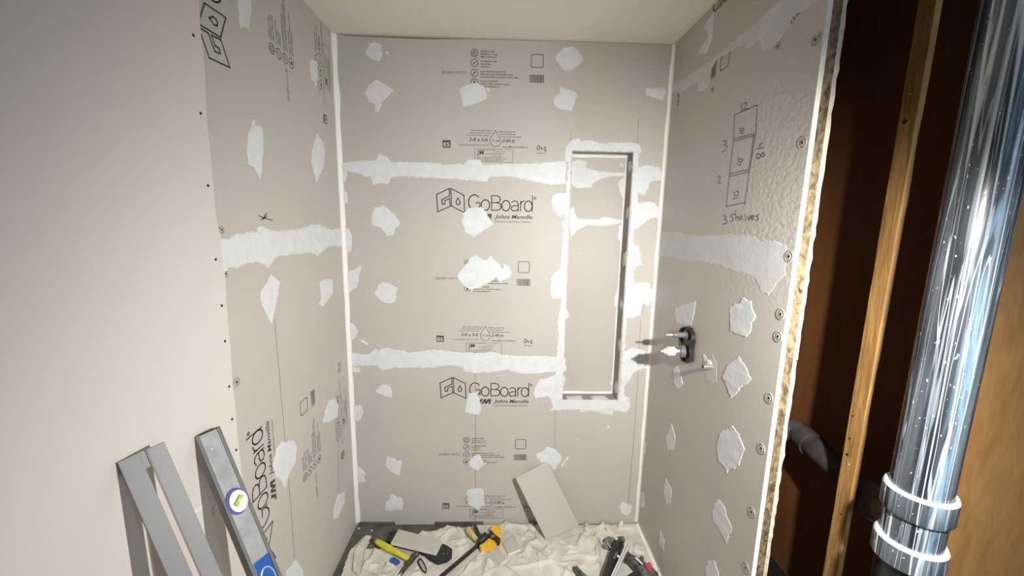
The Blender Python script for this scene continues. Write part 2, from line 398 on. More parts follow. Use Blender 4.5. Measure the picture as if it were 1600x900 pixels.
def frame(pl, ox, oy, ang=0.0, k=1.0):
    """local metres -> wall point, rotated by ang (radians) about anchor (ox, oy) in wall coordinates"""
    c, s_ = math.cos(ang), math.sin(ang)
    return lambda x, y, h: pl.p(ox + k * (x * c - y * s_), oy + k * (x * s_ + y * c), h)

K3 = 3058.0
def logo(fr, parent, emblem=True):
    q = Ink(fr); T = lambda pts: [((x - 65) / K3, (435 - y) / K3) for x, y in pts]; wd = 0.0046
    if emblem:
        q.line(T([(250, 205), (250, 100), (65, 190), (80, 435), (262, 350), (250, 240), (185, 275), (185, 318), (148, 328), (140, 262)]), wd, True)
        q.line(T([(272, 100), (460, 195), (468, 440), (280, 350)]), wd, True)
        q.line(T([(372, 232), (345, 285), (352, 318), (375, 328), (398, 315), (402, 280)]), wd, True)
        q.build('printed_emblem', parent)
    q = Ink(fr); e = lambda cx, cy, rx, ry, a0=0, a1=360: q.ell((cx - 65) / K3, (435 - cy) / K3, rx / K3, ry / K3, wd, a0, a1)
    e(610, 290, 84, 108, 40, 328); q.line(T([(625, 296), (690, 296), (690, 380), (672, 350)][:3]), wd)
    e(770, 325, 60, 75); q.line(T([(858, 190), (858, 395)]), wd)
    q.line(T([(858, 190), (930, 190), (970, 205), (985, 240), (970, 275), (930, 288), (858, 288)]), wd)
    q.line(T([(930, 288), (985, 305), (1000, 342), (985, 380), (940, 395), (858, 395)]), wd)
    e(1068, 328, 60, 74)
    q.line(T([(1150, 278), (1190, 256), (1230, 268), (1246, 305), (1246, 402)]), wd)
    q.line(T([(1246, 322), (1185, 326), (1150, 345), (1147, 382), (1178, 402), (1222, 394), (1246, 368)]), wd)
    q.line(T([(1280, 258), (1280, 402)]), wd); q.line(T([(1280, 300), (1298, 266), (1335, 256)]), wd)
    e(1392, 330, 57, 74); q.line(T([(1450, 180), (1450, 402)]), wd)
    q.ell((1488 - 65) / K3, (435 - 213) / K3, 14 / K3, 14 / K3, 0.0022)
    q.text('R', (1481 - 65) / K3, (435 - 222) / K3, 13 / K3, 18 / K3)
    q.build('printed_logo', parent)
    q = Ink(fr)
    # company mark: slanted block letters
    q.poly(T([(640, 505), (640, 530), (690, 530), (735, 450), (700, 450), (668, 505)]))
    q.poly(T([(712, 530), (752, 450), (785, 450), (785, 490), (812, 450), (865, 450), (850, 530), (820, 530), (832, 474), (790, 530), (762, 530), (768, 478), (742, 530)]))
    q.text('Johns Manville', (905 - 65) / K3, (435 - 512) / K3, 552 / K3, 56 / K3, 0.28, 0.016)
    q.text('A Berkshire Hathaway Company', (893 - 65) / K3, (435 - 568) / K3, 550 / K3, 25 / K3, 0.2)
    q.build('printed_maker_name', parent)

K1 = 3067.0
def icons(fr, parent):
    q = Ink(fr)                                                   # origin: centre of the first circle
    for i in range(4):
        cy = -i * 0.0410
        q.ell(0, cy, 0.0158, 0.0158, 0.0022)
        if i == 0: q.ell(0, cy - 0.001, 0.0085, 0.0085, 0.002, 120, 420); q.line([(0, cy + 0.010), (0, cy)], 0.003)
        elif i == 3:
            q.poly([(0, cy + 0.009), (-0.006, cy - 0.002), (-0.0045, cy - 0.007), (0, cy - 0.009), (0.0045, cy - 0.007), (0.006, cy - 0.002)])
        else: q.line([(-0.0065, cy - 0.0065), (0.0065, cy + 0.0065)], 0.0035)
    rows = [(90, 200), (125, 225), (160, 225), (215, 225), (250, 150), (285, 130), (345, 355), (380, 450), (415, 520), (470, 240), (505, 410), (540, 260)]
    for i, (yy, wd) in enumerate(rows):
        q.ticks((632 - 547) / K1, (115 - yy) / K1 - 0.003, wd / K1, 0.0068, 10 + i)
    q.build('printed_icons', parent)
def lot(fr, parent, st='2024091110173'):
    q = Ink(fr); q.text(st, 0, 0, 0.109, 0.0125); q.build('printed_lot_number', parent, M['ink_soft'])
def codes(fr, parent):
    q = Ink(fr); a = 0.027
    c = 0.005
    q.line([(-a + c, -a), (a - c, -a), (a, -a + c), (a, a - c), (a - c, a), (-a + c, a), (-a, a - c), (-a, -a + c)], 0.0028, True)
    q.build('printed_square_frame', parent)
    q = Ink(fr); r = random.Random(4); x = -0.033
    while x < 0.033:
        wd = r.choice((0.0016, 0.0025, 0.004)); q.quad((x, -0.092), (x + wd, -0.092), (x + wd, -0.058), (x, -0.058)); x += wd + r.choice((0.0014, 0.002, 0.003))
    q.build('printed_barcode', parent)
K2 = 2821.0
def sizes(fr, parent, es=True, sq=True):
    """origin: bottom tip of the drop (crop point 790, 290)"""
    X = lambda x: (x - 790) / K2
    Y = lambda y: (290 - y) / K2
    q = Ink(fr)
    q.text('3-ft x 5-ft', X(450), Y(226), 245 / K2, 46 / K2, 0.25, 0.012)
    q.text('0.49-in', X(885), Y(232), 160 / K2, 44 / K2, 0.25, 0.012)
    q.text('\u00bd-in', X(743), Y(226), 98 / K2, 32 / K2, 0.1, 0.008)
    q.line([(X(x), Y(y)) for x, y in [(790, 80), (765, 125), (735, 170), (720, 215), (735, 260), (765, 285), (790, 290), (825, 283), (855, 258), (864, 215), (845, 170), (815, 125)]], 0.0022, True)
    q.text('www.JM.com/GoBoard', X(880), Y(297), 342 / K2, 22 / K2, 0.2, 0.008)
    for i, (x, y, wd) in enumerate([(470, 97, 278), (450, 127, 285), (415, 157, 290), (830, 106, 230), (850, 137, 192), (870, 168, 255), (320, 280, 390)]):
        q.ticks(X(x), Y(y), wd / K2, 16 / K2, 40 + i)
    q.build('printed_size', parent)
    q = Ink(fr)
    q.line([(X(522), Y(320)), (X(1022), Y(320)), (X(1022), Y(480)), (X(522), Y(480))], 0.0016, True)
    q.text('JM', X(548), Y(390), 100 / K2, 58 / K2, 0.2, 0.03)
    for i, (x, y, wd) in enumerate([(670, 335, 120), (790, 358, 130), (670, 385, 230), (740, 412, 140), (545, 430, 330), (545, 450, 400), (600, 470, 300)]):
        q.ticks(X(x), Y(y), wd / K2, 12 / K2, 60 + i)
    q.build('printed_listing_box', parent, M['ink_soft'])
    if es:
        q = Ink(fr); q.poly([(X(105), Y(315)), (X(208), Y(315)), (X(208), Y(222)), (X(105), Y(222))]); q.build('printed_mark', parent)
        q = Ink(fr, 0.0008); q.text('ES', X(116), Y(300), 82 / K2, 52 / K2, 0, 0.03); q.build('printed_mark_letters', parent, M['board'])
    if sq:
        q = Ink(fr); q.line([(X(x), Y(y)) for x, y in [(1345, 265), (1370, 262), (1372, 300), (1355, 318), (1340, 300), (1342, 280)]], 0.003)
        q.line([(X(x), Y(y)) for x, y in [(1395, 275), (1385, 290), (1410, 300), (1395, 315)]], 0.003)
        q.line([(X(x), Y(y)) for x, y in [(1425, 290), (1445, 272), (1455, 300), (1430, 315), (1465, 328)]], 0.003)
        q.ticks(X(1340), Y(362), 110 / K2, 14 / K2, 80); q.build('printed_initials', parent)

# ================================================================== SETTING
CZ = 2.434
def struct(o): o['kind'] = 'structure'; return o
struct(MB().box((-0.2, -3.3, -0.06), (3.0, 0.2, 0.0)).build('floor', M['subfloor']))
struct(MB().box((-0.2, -3.3, CZ), (W + 0.055, 0.2, CZ + 0.05)).build('ceiling', M['ceiling']))

# back wall: framing behind, boards and niche in front
wb = MB()
wb.box((-0.02, 0.014, 0), (NX0 - 0.012, 0.15, CZ - 0.03)); wb.box((-0.02, 0.15, 0), (W + 0.06, 0.19, CZ)); wb.box((NX1 + 0.012, 0.014, 0), (W + 0.06, 0.15, CZ))
wb.box((NX0 - 0.012, 0.014, 0), (NX1 + 0.012, 0.15, NZ0 - 0.012)); wb.box((NX0 - 0.012, 0.014, NZ1 + 0.012), (NX1 + 0.012, 0.15, CZ))
wb.box((NX0 - 0.012, 0.110, NZ0 - 0.012), (NX1 + 0.012, 0.15, NZ1 + 0.012))
wall_back = struct(wb.build('wall_back', M['frame']))
BM = [M['board'], M['board_core']]
Z1, Z2, ZL = 0.930, 1.862, 1.542
def board(pl, uv, parent, mats=BM, t=0.013, name='wall_board', h=0.0):
    mb = prism(pl, uv, h - t, h); return mb.build(name, mats, parent)
g = 0.001
bd_low = board(BACK, [(0, 0.004), (W, 0.004), (W, Z1 - g), (NX1, Z1 - g), (NX1, NZ0), (NX0, NZ0), (NX0, Z1 - g), (0, Z1 - g)], wall_back)
bd_mid = board(BACK, [(0, Z1 + g), (NX0, Z1 + g), (NX0, Z2 - g), (0, Z2 - g)], wall_back)
bd_mr = board(BACK, [(NX1, Z1 + g), (W, Z1 + g), (W, Z2 - g), (NX1, Z2 - g)], wall_back)
bd_top = board(BACK, [(0, Z2 + g), (NX0, Z2 + g), (NX0, NZ1), (NX1, NZ1), (NX1, Z2 + g), (W, Z2 + g), (W, CZ - 0.0015), (1.0, CZ - 0.003), (0.62, CZ - 0.005), (0.40, CZ - 0.012), (0.06, CZ - 0.008), (0, CZ - 0.002)], wall_back)
# niche lining
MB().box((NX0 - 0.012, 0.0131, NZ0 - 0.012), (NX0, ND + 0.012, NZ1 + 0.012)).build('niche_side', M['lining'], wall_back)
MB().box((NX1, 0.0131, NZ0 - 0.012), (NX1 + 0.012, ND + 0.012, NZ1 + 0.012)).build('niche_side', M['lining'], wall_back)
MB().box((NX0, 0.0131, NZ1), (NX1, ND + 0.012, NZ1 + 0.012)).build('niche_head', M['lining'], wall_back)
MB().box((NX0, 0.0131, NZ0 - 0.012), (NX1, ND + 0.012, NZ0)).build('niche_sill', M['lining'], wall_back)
MB().box((NX0, ND, NZ0), (NX1, ND + 0.012, 1.63)).build('niche_back', M['board'], wall_back)
MB().box((NX0, ND, 1.632), (NX1, ND + 0.012, NZ1)).build('niche_back', M['board'], wall_back)

# left wall: backing, two shower boards and the painted drywall with its cut edge
wall_left = struct(MB().box((-0.10, -3.3, 0), (-0.0135, 0.0, CZ)).build('wall_left', M['frame']))
b_ll = board(LEFT, [(-0.90, 0.004), (-0.001, 0.004), (-0.001, ZL - g), (-0.90, ZL - g)], wall_left)
b_lu = board(LEFT, [(-0.90, ZL + g), (-0.001, ZL + g), (-0.001, CZ - 0.001), (-0.90, CZ - 0.001)], wall_left)
edge = [LEFT.px(x, y) for x, y in [(308, -2), (312, 55), (318, 110), (321, 190), (327, 240), (331, 292), (336, 345), (343, 372), (345, 398), (350, 430), (352, 480), (356, 520), (359, 560), (363, 610), (367, 650), (370, 690), (376, 740), (382, 790), (394, 850)]]
edge = [(u, v) for u, v in edge] + [(-0.79, 0.3), (-0.79, 0.0)]
edge = [(-0.835, CZ)] + edge
fine = []
for i in range(len(edge) - 1):
    a, b = edge[i], edge[i + 1]; k = max(1, int(abs(a[1] - b[1]) / 0.008))
    for j in range(k):
        t = j / k; vv = a[1] + (b[1] - a[1]) * t
        fine.append((a[0] + (b[0] - a[0]) * t + 0.0022 * noise.noise(Vector((vv * 45, 3, 0))) + 0.0025 * noise.noise(Vector((vv * 9, 8, 0))), vv))
fine.append(edge[-1])
dry = [(-3.3, CZ), *fine, (-3.3, 0.0)]
drywall = prism(LEFT, dry, 0.0004, 0.0035).build('drywall_sheet', [M['drywall'], M['gypsum']], wall_left)
# back-fill so the drywall has its true thickness ahead of the board edge
MB().box((-0.0134, -3.3, 0), (0.0004, -0.901, CZ)).build('drywall_core', M['gypsum'], wall_left)

# right wall: strand core with boards on the shower side and drywall behind
RE = 0.913
wall_right = struct(MB().box((W + 0.0135, -RE, 0), (W + 0.0365, 0.014, CZ)).build('wall_right', M['osb']))
RB = [M['board_bumpy'], M['board_core']]
b_r1 = board(RIGHT, [(0.0, 0.004), (RE, 0.004), (RE, ZL - g), (0.0, ZL - g)], wall_right, RB)
ZR = 2.212
b_r2 = board(RIGHT, [(0.0, ZL + g), (RE, ZL + g), (RE, ZR - g), (0.0, ZR - g)], wall_right, RB)
b_r3 = board(RIGHT, [(0.0, ZR + g), (RE, ZR + g), (RE, CZ - 0.001), (0.0, CZ - 0.001)], wall_right, RB)
for z0, z1 in ((0.0, 1.268), (1.272, CZ)):
    n = int((z1 - z0) / 0.02); vs = []; fs = []
    for i in range(n + 1):
        z = z0 + (z1 - z0) * i / n
        ye = -RE + 0.001 + 0.004 * noise.noise(Vector((z * 40, 1, 4))); xe = W + 0.049 + 0.0035 * noise.noise(Vector((z * 30, 7, 4)))
        vs += [(W + 0.037, ye, z), (xe, ye + 0.002 * noise.noise(Vector((z * 90, 2, 2))), z), (xe, 0.014, z), (W + 0.037, 0.014, z)]
    for i in range(n):
        for k in range(4): fs.append((i * 4 + k, i * 4 + (k + 1) % 4, i * 4 + 4 + (k + 1) % 4, i * 4 + 4 + k))
    fs += [(3, 2, 1, 0), (n * 4, n * 4 + 1, n * 4 + 2, n * 4 + 3)]
    obj('drywall_sheet', vs, fs, M['gypsum'], wall_right)

SX = 2.12
struct(MB().box((W + 0.056, -0.88, 0.0005), (SX, 0.019, 0.012)).build('floor_closet_void', M['black']))  # added black slab: darkness of the void below the pipes put into its colour
# closet cavity to the right
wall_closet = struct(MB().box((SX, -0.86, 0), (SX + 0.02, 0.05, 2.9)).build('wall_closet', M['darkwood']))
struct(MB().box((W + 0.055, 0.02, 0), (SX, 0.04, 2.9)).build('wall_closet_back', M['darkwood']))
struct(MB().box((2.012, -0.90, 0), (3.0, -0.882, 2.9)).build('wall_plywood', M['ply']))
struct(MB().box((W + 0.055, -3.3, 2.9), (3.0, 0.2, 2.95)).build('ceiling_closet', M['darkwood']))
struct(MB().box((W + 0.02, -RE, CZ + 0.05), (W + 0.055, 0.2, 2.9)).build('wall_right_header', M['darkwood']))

# ---- sealant: seams, corners, patches
c = lambda k, pts: cp(k, pts)
seam1 = c('P', [(534, 256), (550, 252), (585, 250), (593, 240), (603, 244), (612, 253), (650, 253), (700, 257), (725, 256), (729, 249), (750, 249), (755, 257), (800, 256), (850, 254), (886, 251), (884, 288), (860, 289), (835, 284), (800, 276), (764, 276), (762, 284), (711, 280), (644, 276), (611, 276), (605, 289), (597, 286), (583, 289), (578, 274), (569, 276), (565, 272), (544, 269), (533, 262)])
patch(BACK, seam1, wall_back, t=0.002, name='seam_sealant')
seam2 = c('C6', [(130, 320), (245, 335), (285, 305), (300, 290), (312, 310), (355, 290), (395, 285), (440, 305), (490, 300), (520, 320), (620, 310), (700, 300), (800, 308), (940, 320), (1080, 318), (1100, 310), (1200, 335), (1320, 345), (1500, 345), (1640, 360), (1640, 450), (1530, 455), (1400, 470), (1290, 462), (1240, 440), (1100, 460), (1050, 455), (1000, 465), (925, 455), (915, 425), (840, 410), (750, 415), (700, 428), (440, 425), (350, 445), (325, 430), (310, 410), (140, 415)])
patch(BACK, seam2, wall_back, t=0.002, name='seam_sealant')
NF_left = c('C4', [(200, 140), (165, 138), (158, 180), (180, 205), (168, 320), (165, 380), (110, 378), (82, 400), (78, 440), (92, 480), (130, 530), (150, 505), (163, 530), (140, 560), (150, 600), (140, 700), (135, 820), (110, 840), (72, 880)]) + \
    c('C5', [(66, 48), (75, 65), (65, 110), (72, 150), (92, 170), (125, 152), (120, 220), (105, 290), (112, 370), (104, 420), (100, 480), (100, 540), (95, 575), (50, 590), (10, 600), (-15, 640), (-25, 680), (-10, 700), (55, 690), (62, 700), (134, 705), (136, 640), (142, 500), (150, 280), (157, 100), (160, 0)]) + c('C4', [(182, 560), (195, 250)])
patch(BACK, NF_left, wall_back, t=0.0022, name='niche_sealant')
NF_top = c('C4', [(158, 150), (165, 110), (195, 70), (240, 62), (262, 75), (300, 68), (380, 90), (480, 83), (575, 84), (600, 100), (612, 130), (600, 145), (562, 150), (562, 138), (200, 132), (196, 160), (165, 178)])
patch(BACK, NF_top, wall_back, t=0.0022, name='niche_sealant')
NF_right = c('C4', [(562, 140), (592, 145), (592, 228), (640, 213), (725, 235), (728, 305), (660, 318), (650, 350), (630, 395), (590, 385), (586, 440), (640, 430), (690, 433), (715, 480), (705, 520), (640, 545), (595, 582), (566, 600), (560, 680), (590, 690), (602, 740), (612, 800), (575, 818)]) + \
    c('C5', [(520, 10), (522, 75), (603, 75), (606, 105), (628, 108), (625, 150), (600, 200), (570, 190), (555, 250), (520, 265), (482, 268), (476, 360), (470, 445), (520, 425), (560, 440), (600, 455), (612, 530), (560, 545), (520, 560), (500, 600), (472, 640), (470, 690), (500, 705), (495, 745), (437, 730), (437, 708), (450, 600), (460, 350), (478, 0)]) + c('C4', [(530, 750), (548, 480)])
patch(BACK, NF_right, wall_back, t=0.0022, name='niche_sealant')
NF_bot = c('C5', [(60, 695), (134, 690), (136, 712), (437, 712), (440, 690), (500, 700), (498, 745), (480, 778), (410, 765), (402, 792), (290, 765), (240, 778), (225, 762), (150, 762), (65, 768), (82, 740)])
patch(BACK, NF_bot, wall_back, t=0.0022, name='niche_sealant')
for k, pts in [
    ('C1', [(250, 155), (275, 105), (310, 88), (345, 110), (350, 160), (335, 198), (300, 190), (275, 175)]),
    ('C1', [(368, 145), (388, 147), (385, 158), (370, 158)]),
    ('C1', [(250, 375), (285, 325), (320, 302), (415, 362), (375, 405), (350, 430), (330, 485), (308, 480), (312, 440), (275, 430)]),
    ('C1', [(780, 352), (850, 325), (880, 318), (930, 345), (935, 410), (890, 435), (805, 455), (795, 405)]),
    ('C1', [(936, 345), (956, 355), (950, 372), (938, 362)]),
    ('C1', [(118, 800), (155, 830), (140, 880), (120, 895)]),
    ('C3', [(55, 45), (95, 90), (95, 150), (62, 165)]),
    ('C3', [(55, 300), (105, 320), (122, 380), (120, 460), (85, 470), (60, 380)]),
    ('C3', [(80, 595), (140, 580), (165, 555), (185, 560), (165, 620), (150, 690), (110, 725), (90, 720)]),
    ('C6', [(100, 105), (150, 115), (175, 165), (160, 215), (112, 245)]),
    ('C6', [(120, 410), (195, 430), (190, 458), (130, 455)]),
    ('C6', [(135, 690), (200, 690), (215, 740), (190, 800), (145, 800)]),
    ('C6', [(180, 222), (215, 232), (255, 260), (240, 266), (200, 248)]),
    ('C7', [(128, 255), (160, 262), (180, 285), (195, 300), (180, 320), (195, 345), (150, 360), (130, 340)]),
    ('C3', [(245, 230), (270, 180), (320, 170), (355, 185), (430, 270), (420, 300), (395, 320), (380, 360), (350, 360), (300, 310), (250, 290)]),
    ('C3', [(820, 270), (835, 220), (870, 185), (945, 180), (975, 200), (1025, 290), (960, 330), (900, 368), (850, 340)]),
    ('C3', [(790, 620), (830, 570), (880, 505), (915, 478), (965, 518), (1010, 490), (1050, 530), (1085, 575), (1095, 545), (1110, 545), (1145, 590), (1130, 625), (1065, 665), (1050, 630), (990, 665), (950, 690), (885, 712), (840, 680), (800, 640)]),
    ('C3', [(270, 730), (290, 680), (315, 655), (350, 662), (395, 685), (415, 700), (405, 730), (400, 780), (375, 797), (330, 790), (300, 775)]),
    ('C2', [(240, 180), (290, 125), (330, 117), (360, 125), (410, 190), (380, 220), (330, 253), (285, 248), (260, 215)]),
    ('C2', [(265, 345), (300, 352), (368, 378), (365, 400), (335, 478), (270, 470), (235, 440), (240, 400), (270, 375)]),
    ('C2', [(755, 350), (800, 350), (860, 348), (865, 375), (850, 422), (810, 405), (760, 395), (750, 370)]),
    ('C6', [(300, 590), (330, 555), (370, 542), (400, 560), (415, 600), (410, 638), (360, 625), (305, 600)]),
    ('C6', [(955, 605), (1015, 600), (1040, 680), (1038, 755), (1000, 760), (935, 740), (930, 715)]),
    ('C7', [(305, 250), (320, 203), (405, 230), (390, 315), (340, 290)]),
    ('C7', [(310, 470), (330, 450), (335, 425), (355, 420), (375, 440), (400, 440), (413, 470), (408, 515), (308, 515)]),
    ('C7', [(790, 240), (835, 190), (870, 195), (885, 235), (900, 240), (880, 255), (850, 280), (815, 270)]),
    ('C7', [(785, 400), (820, 388), (880, 390), (890, 490), (870, 490), (855, 518), (820, 495), (790, 480)]),
    ('C8', [(288, 190), (340, 165), (355, 140), (410, 160), (445, 205), (400, 285), (380, 260), (360, 235), (325, 240)]),
    ('C8', [(435, 258), (475, 200), (485, 210), (442, 264)]),
    ('C8', [(780, 495), (800, 465), (852, 490), (845, 530), (820, 548), (790, 525)]),
    ('C8', [(527, 95), (537, 95), (535, 105), (527, 104)]), ('C8', [(708, 18), (718, 18), (716, 32), (709, 30)]),
]: patch(BACK, c(k, pts), wall_back)
for k, pts in [
    ('C4', [(195, 195), (245, 185), (290, 195), (285, 230), (330, 245), (370, 255), (515, 262), (510, 282), (440, 282), (370, 300), (325, 325), (320, 345), (230, 355), (195, 330)]),
    ('C4', [(470, 320), (490, 300), (505, 285), (515, 300), (510, 415), (490, 400)]),
    ('C4', [(475, 215), (490, 205), (508, 225), (495, 228)]),
    ('C4', [(188, 470), (215, 460), (220, 500), (235, 530), (350, 535), (390, 520), (430, 525), (500, 540), (495, 560), (380, 578), (290, 570), (230, 600), (195, 645), (184, 560)]),
    ('C4', [(475, 570), (497, 570), (492, 670), (468, 650)]), ('C4', [(240, 735), (260, 735), (250, 745)]),
    ('C5', [(430, 120), (438, 210), (412, 205), (415, 160)]), ('C5', [(388, 615), (406, 600), (406, 640), (395, 630)]),
    ('C5', [(130, 560), (152, 590), (145, 630), (130, 650)]), ('C5', [(145, 195), (175, 255), (145, 280)]),
]: patch(NBACK, c(k, pts), wall_back, amp=0.0015)
for k, pts in [('C4', [(532, 200), (548, 190), (551, 230), (540, 255), (531, 240)]), ('C4', [(520, 480), (535, 460), (533, 520), (520, 535)]),
               ('C4', [(503, 740), (520, 720), (516, 800), (500, 812)]), ('C5', [(444, 190), (455, 155), (461, 200), (450, 218)]),
               ('C5', [(434, 400), (445, 378), (451, 420), (440, 452)]), ('C5', [(414, 640), (425, 600), (434, 630), (428, 672), (418, 668)])]:
    patch(NSIDE, c(k, pts), wall_back, amp=0.001)
for k, pts in [('C5', [(150, 690), (235, 685), (245, 705), (165, 708)]), ('C5', [(285, 690), (360, 685), (385, 705), (305, 711)])]:
    patch(NSILL, c(k, pts), wall_back, amp=0.001)

def bead(name, pts, parent, wd, d1, d2, m='bead', seed=0):
    """sealant bead in an inside corner: quarter-hollow strip along pts, legs d1 and d2"""
    vs = []; fs = []; d1 = Vector(d1); d2 = Vector(d2)
    L = []
    for i in range(len(pts) - 1):
        a, b = Vector(pts[i]), Vector(pts[i + 1]); k = max(1, int((b - a).length / 0.015))
        L += [a + (b - a) * j / k for j in range(k)]
    L.append(Vector(pts[-1]))
    for i, p in enumerate(L):
        w1 = wd * (1 + 0.35 * noise.noise(Vector((i * 0.13, seed, 0)))) ; w2 = wd * (1 + 0.35 * noise.noise(Vector((i * 0.13, seed + 9, 0))))
        vs += [p + d1 * w1, p + d1 * w1 * 0.45 + d2 * w2 * 0.22 , p + d1 * w1 * 0.22 + d2 * w2 * 0.45, p + d2 * w2, p]
    for i in range(len(L) - 1):
        for k in range(5): fs.append((i * 5 + k, i * 5 + (k + 1) % 5, i * 5 + 5 + (k + 1) % 5, i * 5 + 5 + k))
    fs += [(4, 3, 2, 1, 0), tuple(len(L) * 5 - 5 + k for k in range(5))]
    return obj(name, vs, fs, M[m], parent)
bead('corner_sealant', [(0, 0, 0.02), (0, 0, CZ - 0.002)], wall_back, 0.0165, (1, 0, 0), (0, -1, 0), seed=1)
bead('corner_sealant', [(W, 0, 0.02), (W, 0, CZ - 0.002)], wall_back, 0.0125, (-1, 0, 0), (0, -1, 0), seed=2)
bead('niche_sealant', [(NX1, ND, NZ0), (NX1, ND, NZ1)], wall_back, 0.007, (-1, 0, 0), (0, -1, 0), seed=3)
bead('niche_sealant', [(NX0, ND, NZ0), (NX0, ND, NZ1)], wall_back, 0.006, (1, 0, 0), (0, -1, 0), seed=3)
bead('niche_sealant', [(NX0, ND, NZ0), (NX1, ND, NZ0)], wall_back, 0.009, (0, 0, 1), (0, -1, 0), seed=4)
bead('niche_sealant', [(NX0, ND, NZ1), (NX1, ND, NZ1)], wall_back, 0.012, (0, 0, -1), (0, -1, 0), seed=5)

for k, pts in [
    ('L1', [(330, -20), (412, -20), (405, 60), (390, 155), (360, 150), (345, 170), (335, 100)]),
    ('P', [(395, 186), (398, 186), (399, 195), (408, 197), (411, 210), (411, 240), (407, 280), (398, 262), (387, 255), (386, 235), (390, 205), (393, 198)]),
    ('L1', [(735, 345), (750, 332), (775, 345), (782, 440), (770, 490), (755, 450), (738, 435)]),
    ('P', [(496, 208), (499, 214), (506, 225), (508, 240), (505, 262), (495, 284), (487, 255), (488, 235), (491, 222)]),
    ('P', [(423, 429), (438, 440), (432, 470), (424, 507), (419, 495), (410, 478), (407, 460), (413, 448)]),
    ('L2', [(665, 700), (700, 685), (730, 690), (735, 755), (700, 810), (680, 830), (660, 815), (675, 790)]),
    ('L3', [(195, 480), (215, 450), (255, 447), (265, 470), (260, 520), (240, 560), (225, 610), (215, 580), (190, 560), (185, 530)]),
    ('L3', [(360, 350), (375, 310), (395, 305), (405, 330), (400, 370), (370, 385), (352, 388)]),
    ('L3', [(390, 670), (405, 625), (425, 620), (427, 650), (400, 710), (388, 705)]),
    ('L3', [(228, 890), (262, 845), (285, 880), (290, 930), (235, 930)]),
]: patch(LEFT, c(k, pts), wall_left)
seamL = c('L2', [(140, 470), (165, 475), (200, 472), (205, 458), (300, 440), (345, 440), (345, 412), (370, 415), (440, 440), (500, 430), (560, 428), (620, 405), (660, 400), (720, 430), (790, 418), (790, 515), (740, 515), (710, 520), (655, 565), (625, 550), (560, 555), (440, 570), (400, 625), (340, 598), (280, 608), (255, 620), (240, 625), (200, 630), (160, 655), (150, 560)])
patch(LEFT, seamL, wall_left, t=0.002, name='seam_sealant')
LD = Plane((0.0036, 0, 0), (0, 1, 0), (0, 0, 1))
for k, pts in [('P', [(303, 803), (306, 797), (317, 790), (316, 797), (307, 804)]), ('P', [(331, 800), (336, 786), (340, 792), (335, 803), (339, 796), (341, 801), (334, 806)])]:
    patch(LD, c(k, pts), wall_left, amp=0.001)

for k, pts in [
    ('R1', [(262, 290), (250, 275), (270, 240), (300, 200), (295, 165), (275, 150), (300, 105), (325, 70), (335, 60), (335, 90), (325, 150), (322, 200), (300, 260), (285, 290)]),
    ('R3', [(303, 95), (350, 70), (440, 42), (430, 110), (410, 195), (370, 200), (315, 180)]),
    ('R3', [(655, 75), (720, 55), (740, 15), (765, 35), (795, 40), (800, 95), (830, 150), (795, 180), (790, 240), (760, 275), (720, 260), (660, 235)]),
    ('R3', [(295, 480), (318, 458), (340, 500), (357, 575), (320, 605), (300, 560)]),
    ('R3', [(610, 520), (640, 455), (715, 402), (760, 460), (795, 550), (740, 590), (690, 640), (665, 665), (640, 600)]),
    ('R4', [(208, 155), (240, 72), (262, 150), (250, 215), (220, 222)]),
    ('R4', [(197, 440), (208, 372), (243, 430), (232, 505), (212, 510)]),
    ('R4', [(172, 700), (180, 655), (205, 715), (195, 760), (175, 735)]),
    ('R4', [(483, 200), (500, 130), (570, 90), (605, 130), (635, 210), (605, 300), (580, 320), (550, 322), (540, 345), (530, 310), (495, 280)]),
    ('R4', [(460, 570), (470, 510), (495, 480), (525, 520), (545, 590), (568, 640), (540, 725), (510, 670), (465, 600)]),
    ('R4', [(422, 860), (440, 820), (475, 815), (495, 880), (495, 930), (430, 930)]),
    ('R4', [(85, 150), (100, 180), (97, 240), (80, 245)]), ('R4', [(70, 445), (90, 450), (95, 525), (70, 530)]),
    ('R3', [(485, 385), (500, 388), (515, 420), (520, 460), (500, 462)]),
]: patch(RIGHT, c(k, pts), wall_right)
patch(RIGHT, c('R3', [(505, 470), (545, 385), (570, 430), (572, 560), (540, 565), (505, 540)]), wall_right, m=mat('thin_sealant', (0.56, 0.545, 0.50), 0.6), t=0.0006)
seamR = c('R2', [(100, 440), (190, 440), (240, 455), (380, 462), (440, 450), (500, 455), (600, 465), (620, 490), (720, 490), (760, 515), (765, 560), (760, 640), (740, 690), (710, 700), (700, 740), (670, 770), (620, 745), (610, 690), (560, 665), (480, 640), (400, 610), (300, 590), (260, 598), (200, 580), (95, 568)])
patch(RIGHT, seamR, wall_right, m=M['sealant_thin'], t=0.0012, name='seam_sealant')
seamR2 = c('R1', [(105, 465), (170, 420), (250, 365), (320, 320), (480, 185), (560, 125), (640, 45), (690, 0), (720, -30), (950, -30), (880, 10), (760, 90), (740, 150), (660, 240), (640, 265), (590, 270), (580, 210), (510, 265), (490, 240), (465, 245), (400, 290), (350, 315), (320, 370), (300, 470), (245, 495), (243, 440), (155, 495), (105, 500)])
patch(RIGHT, seamR2, wall_right, m=M['sealant_thin'], t=0.0012, name='seam_sealant')

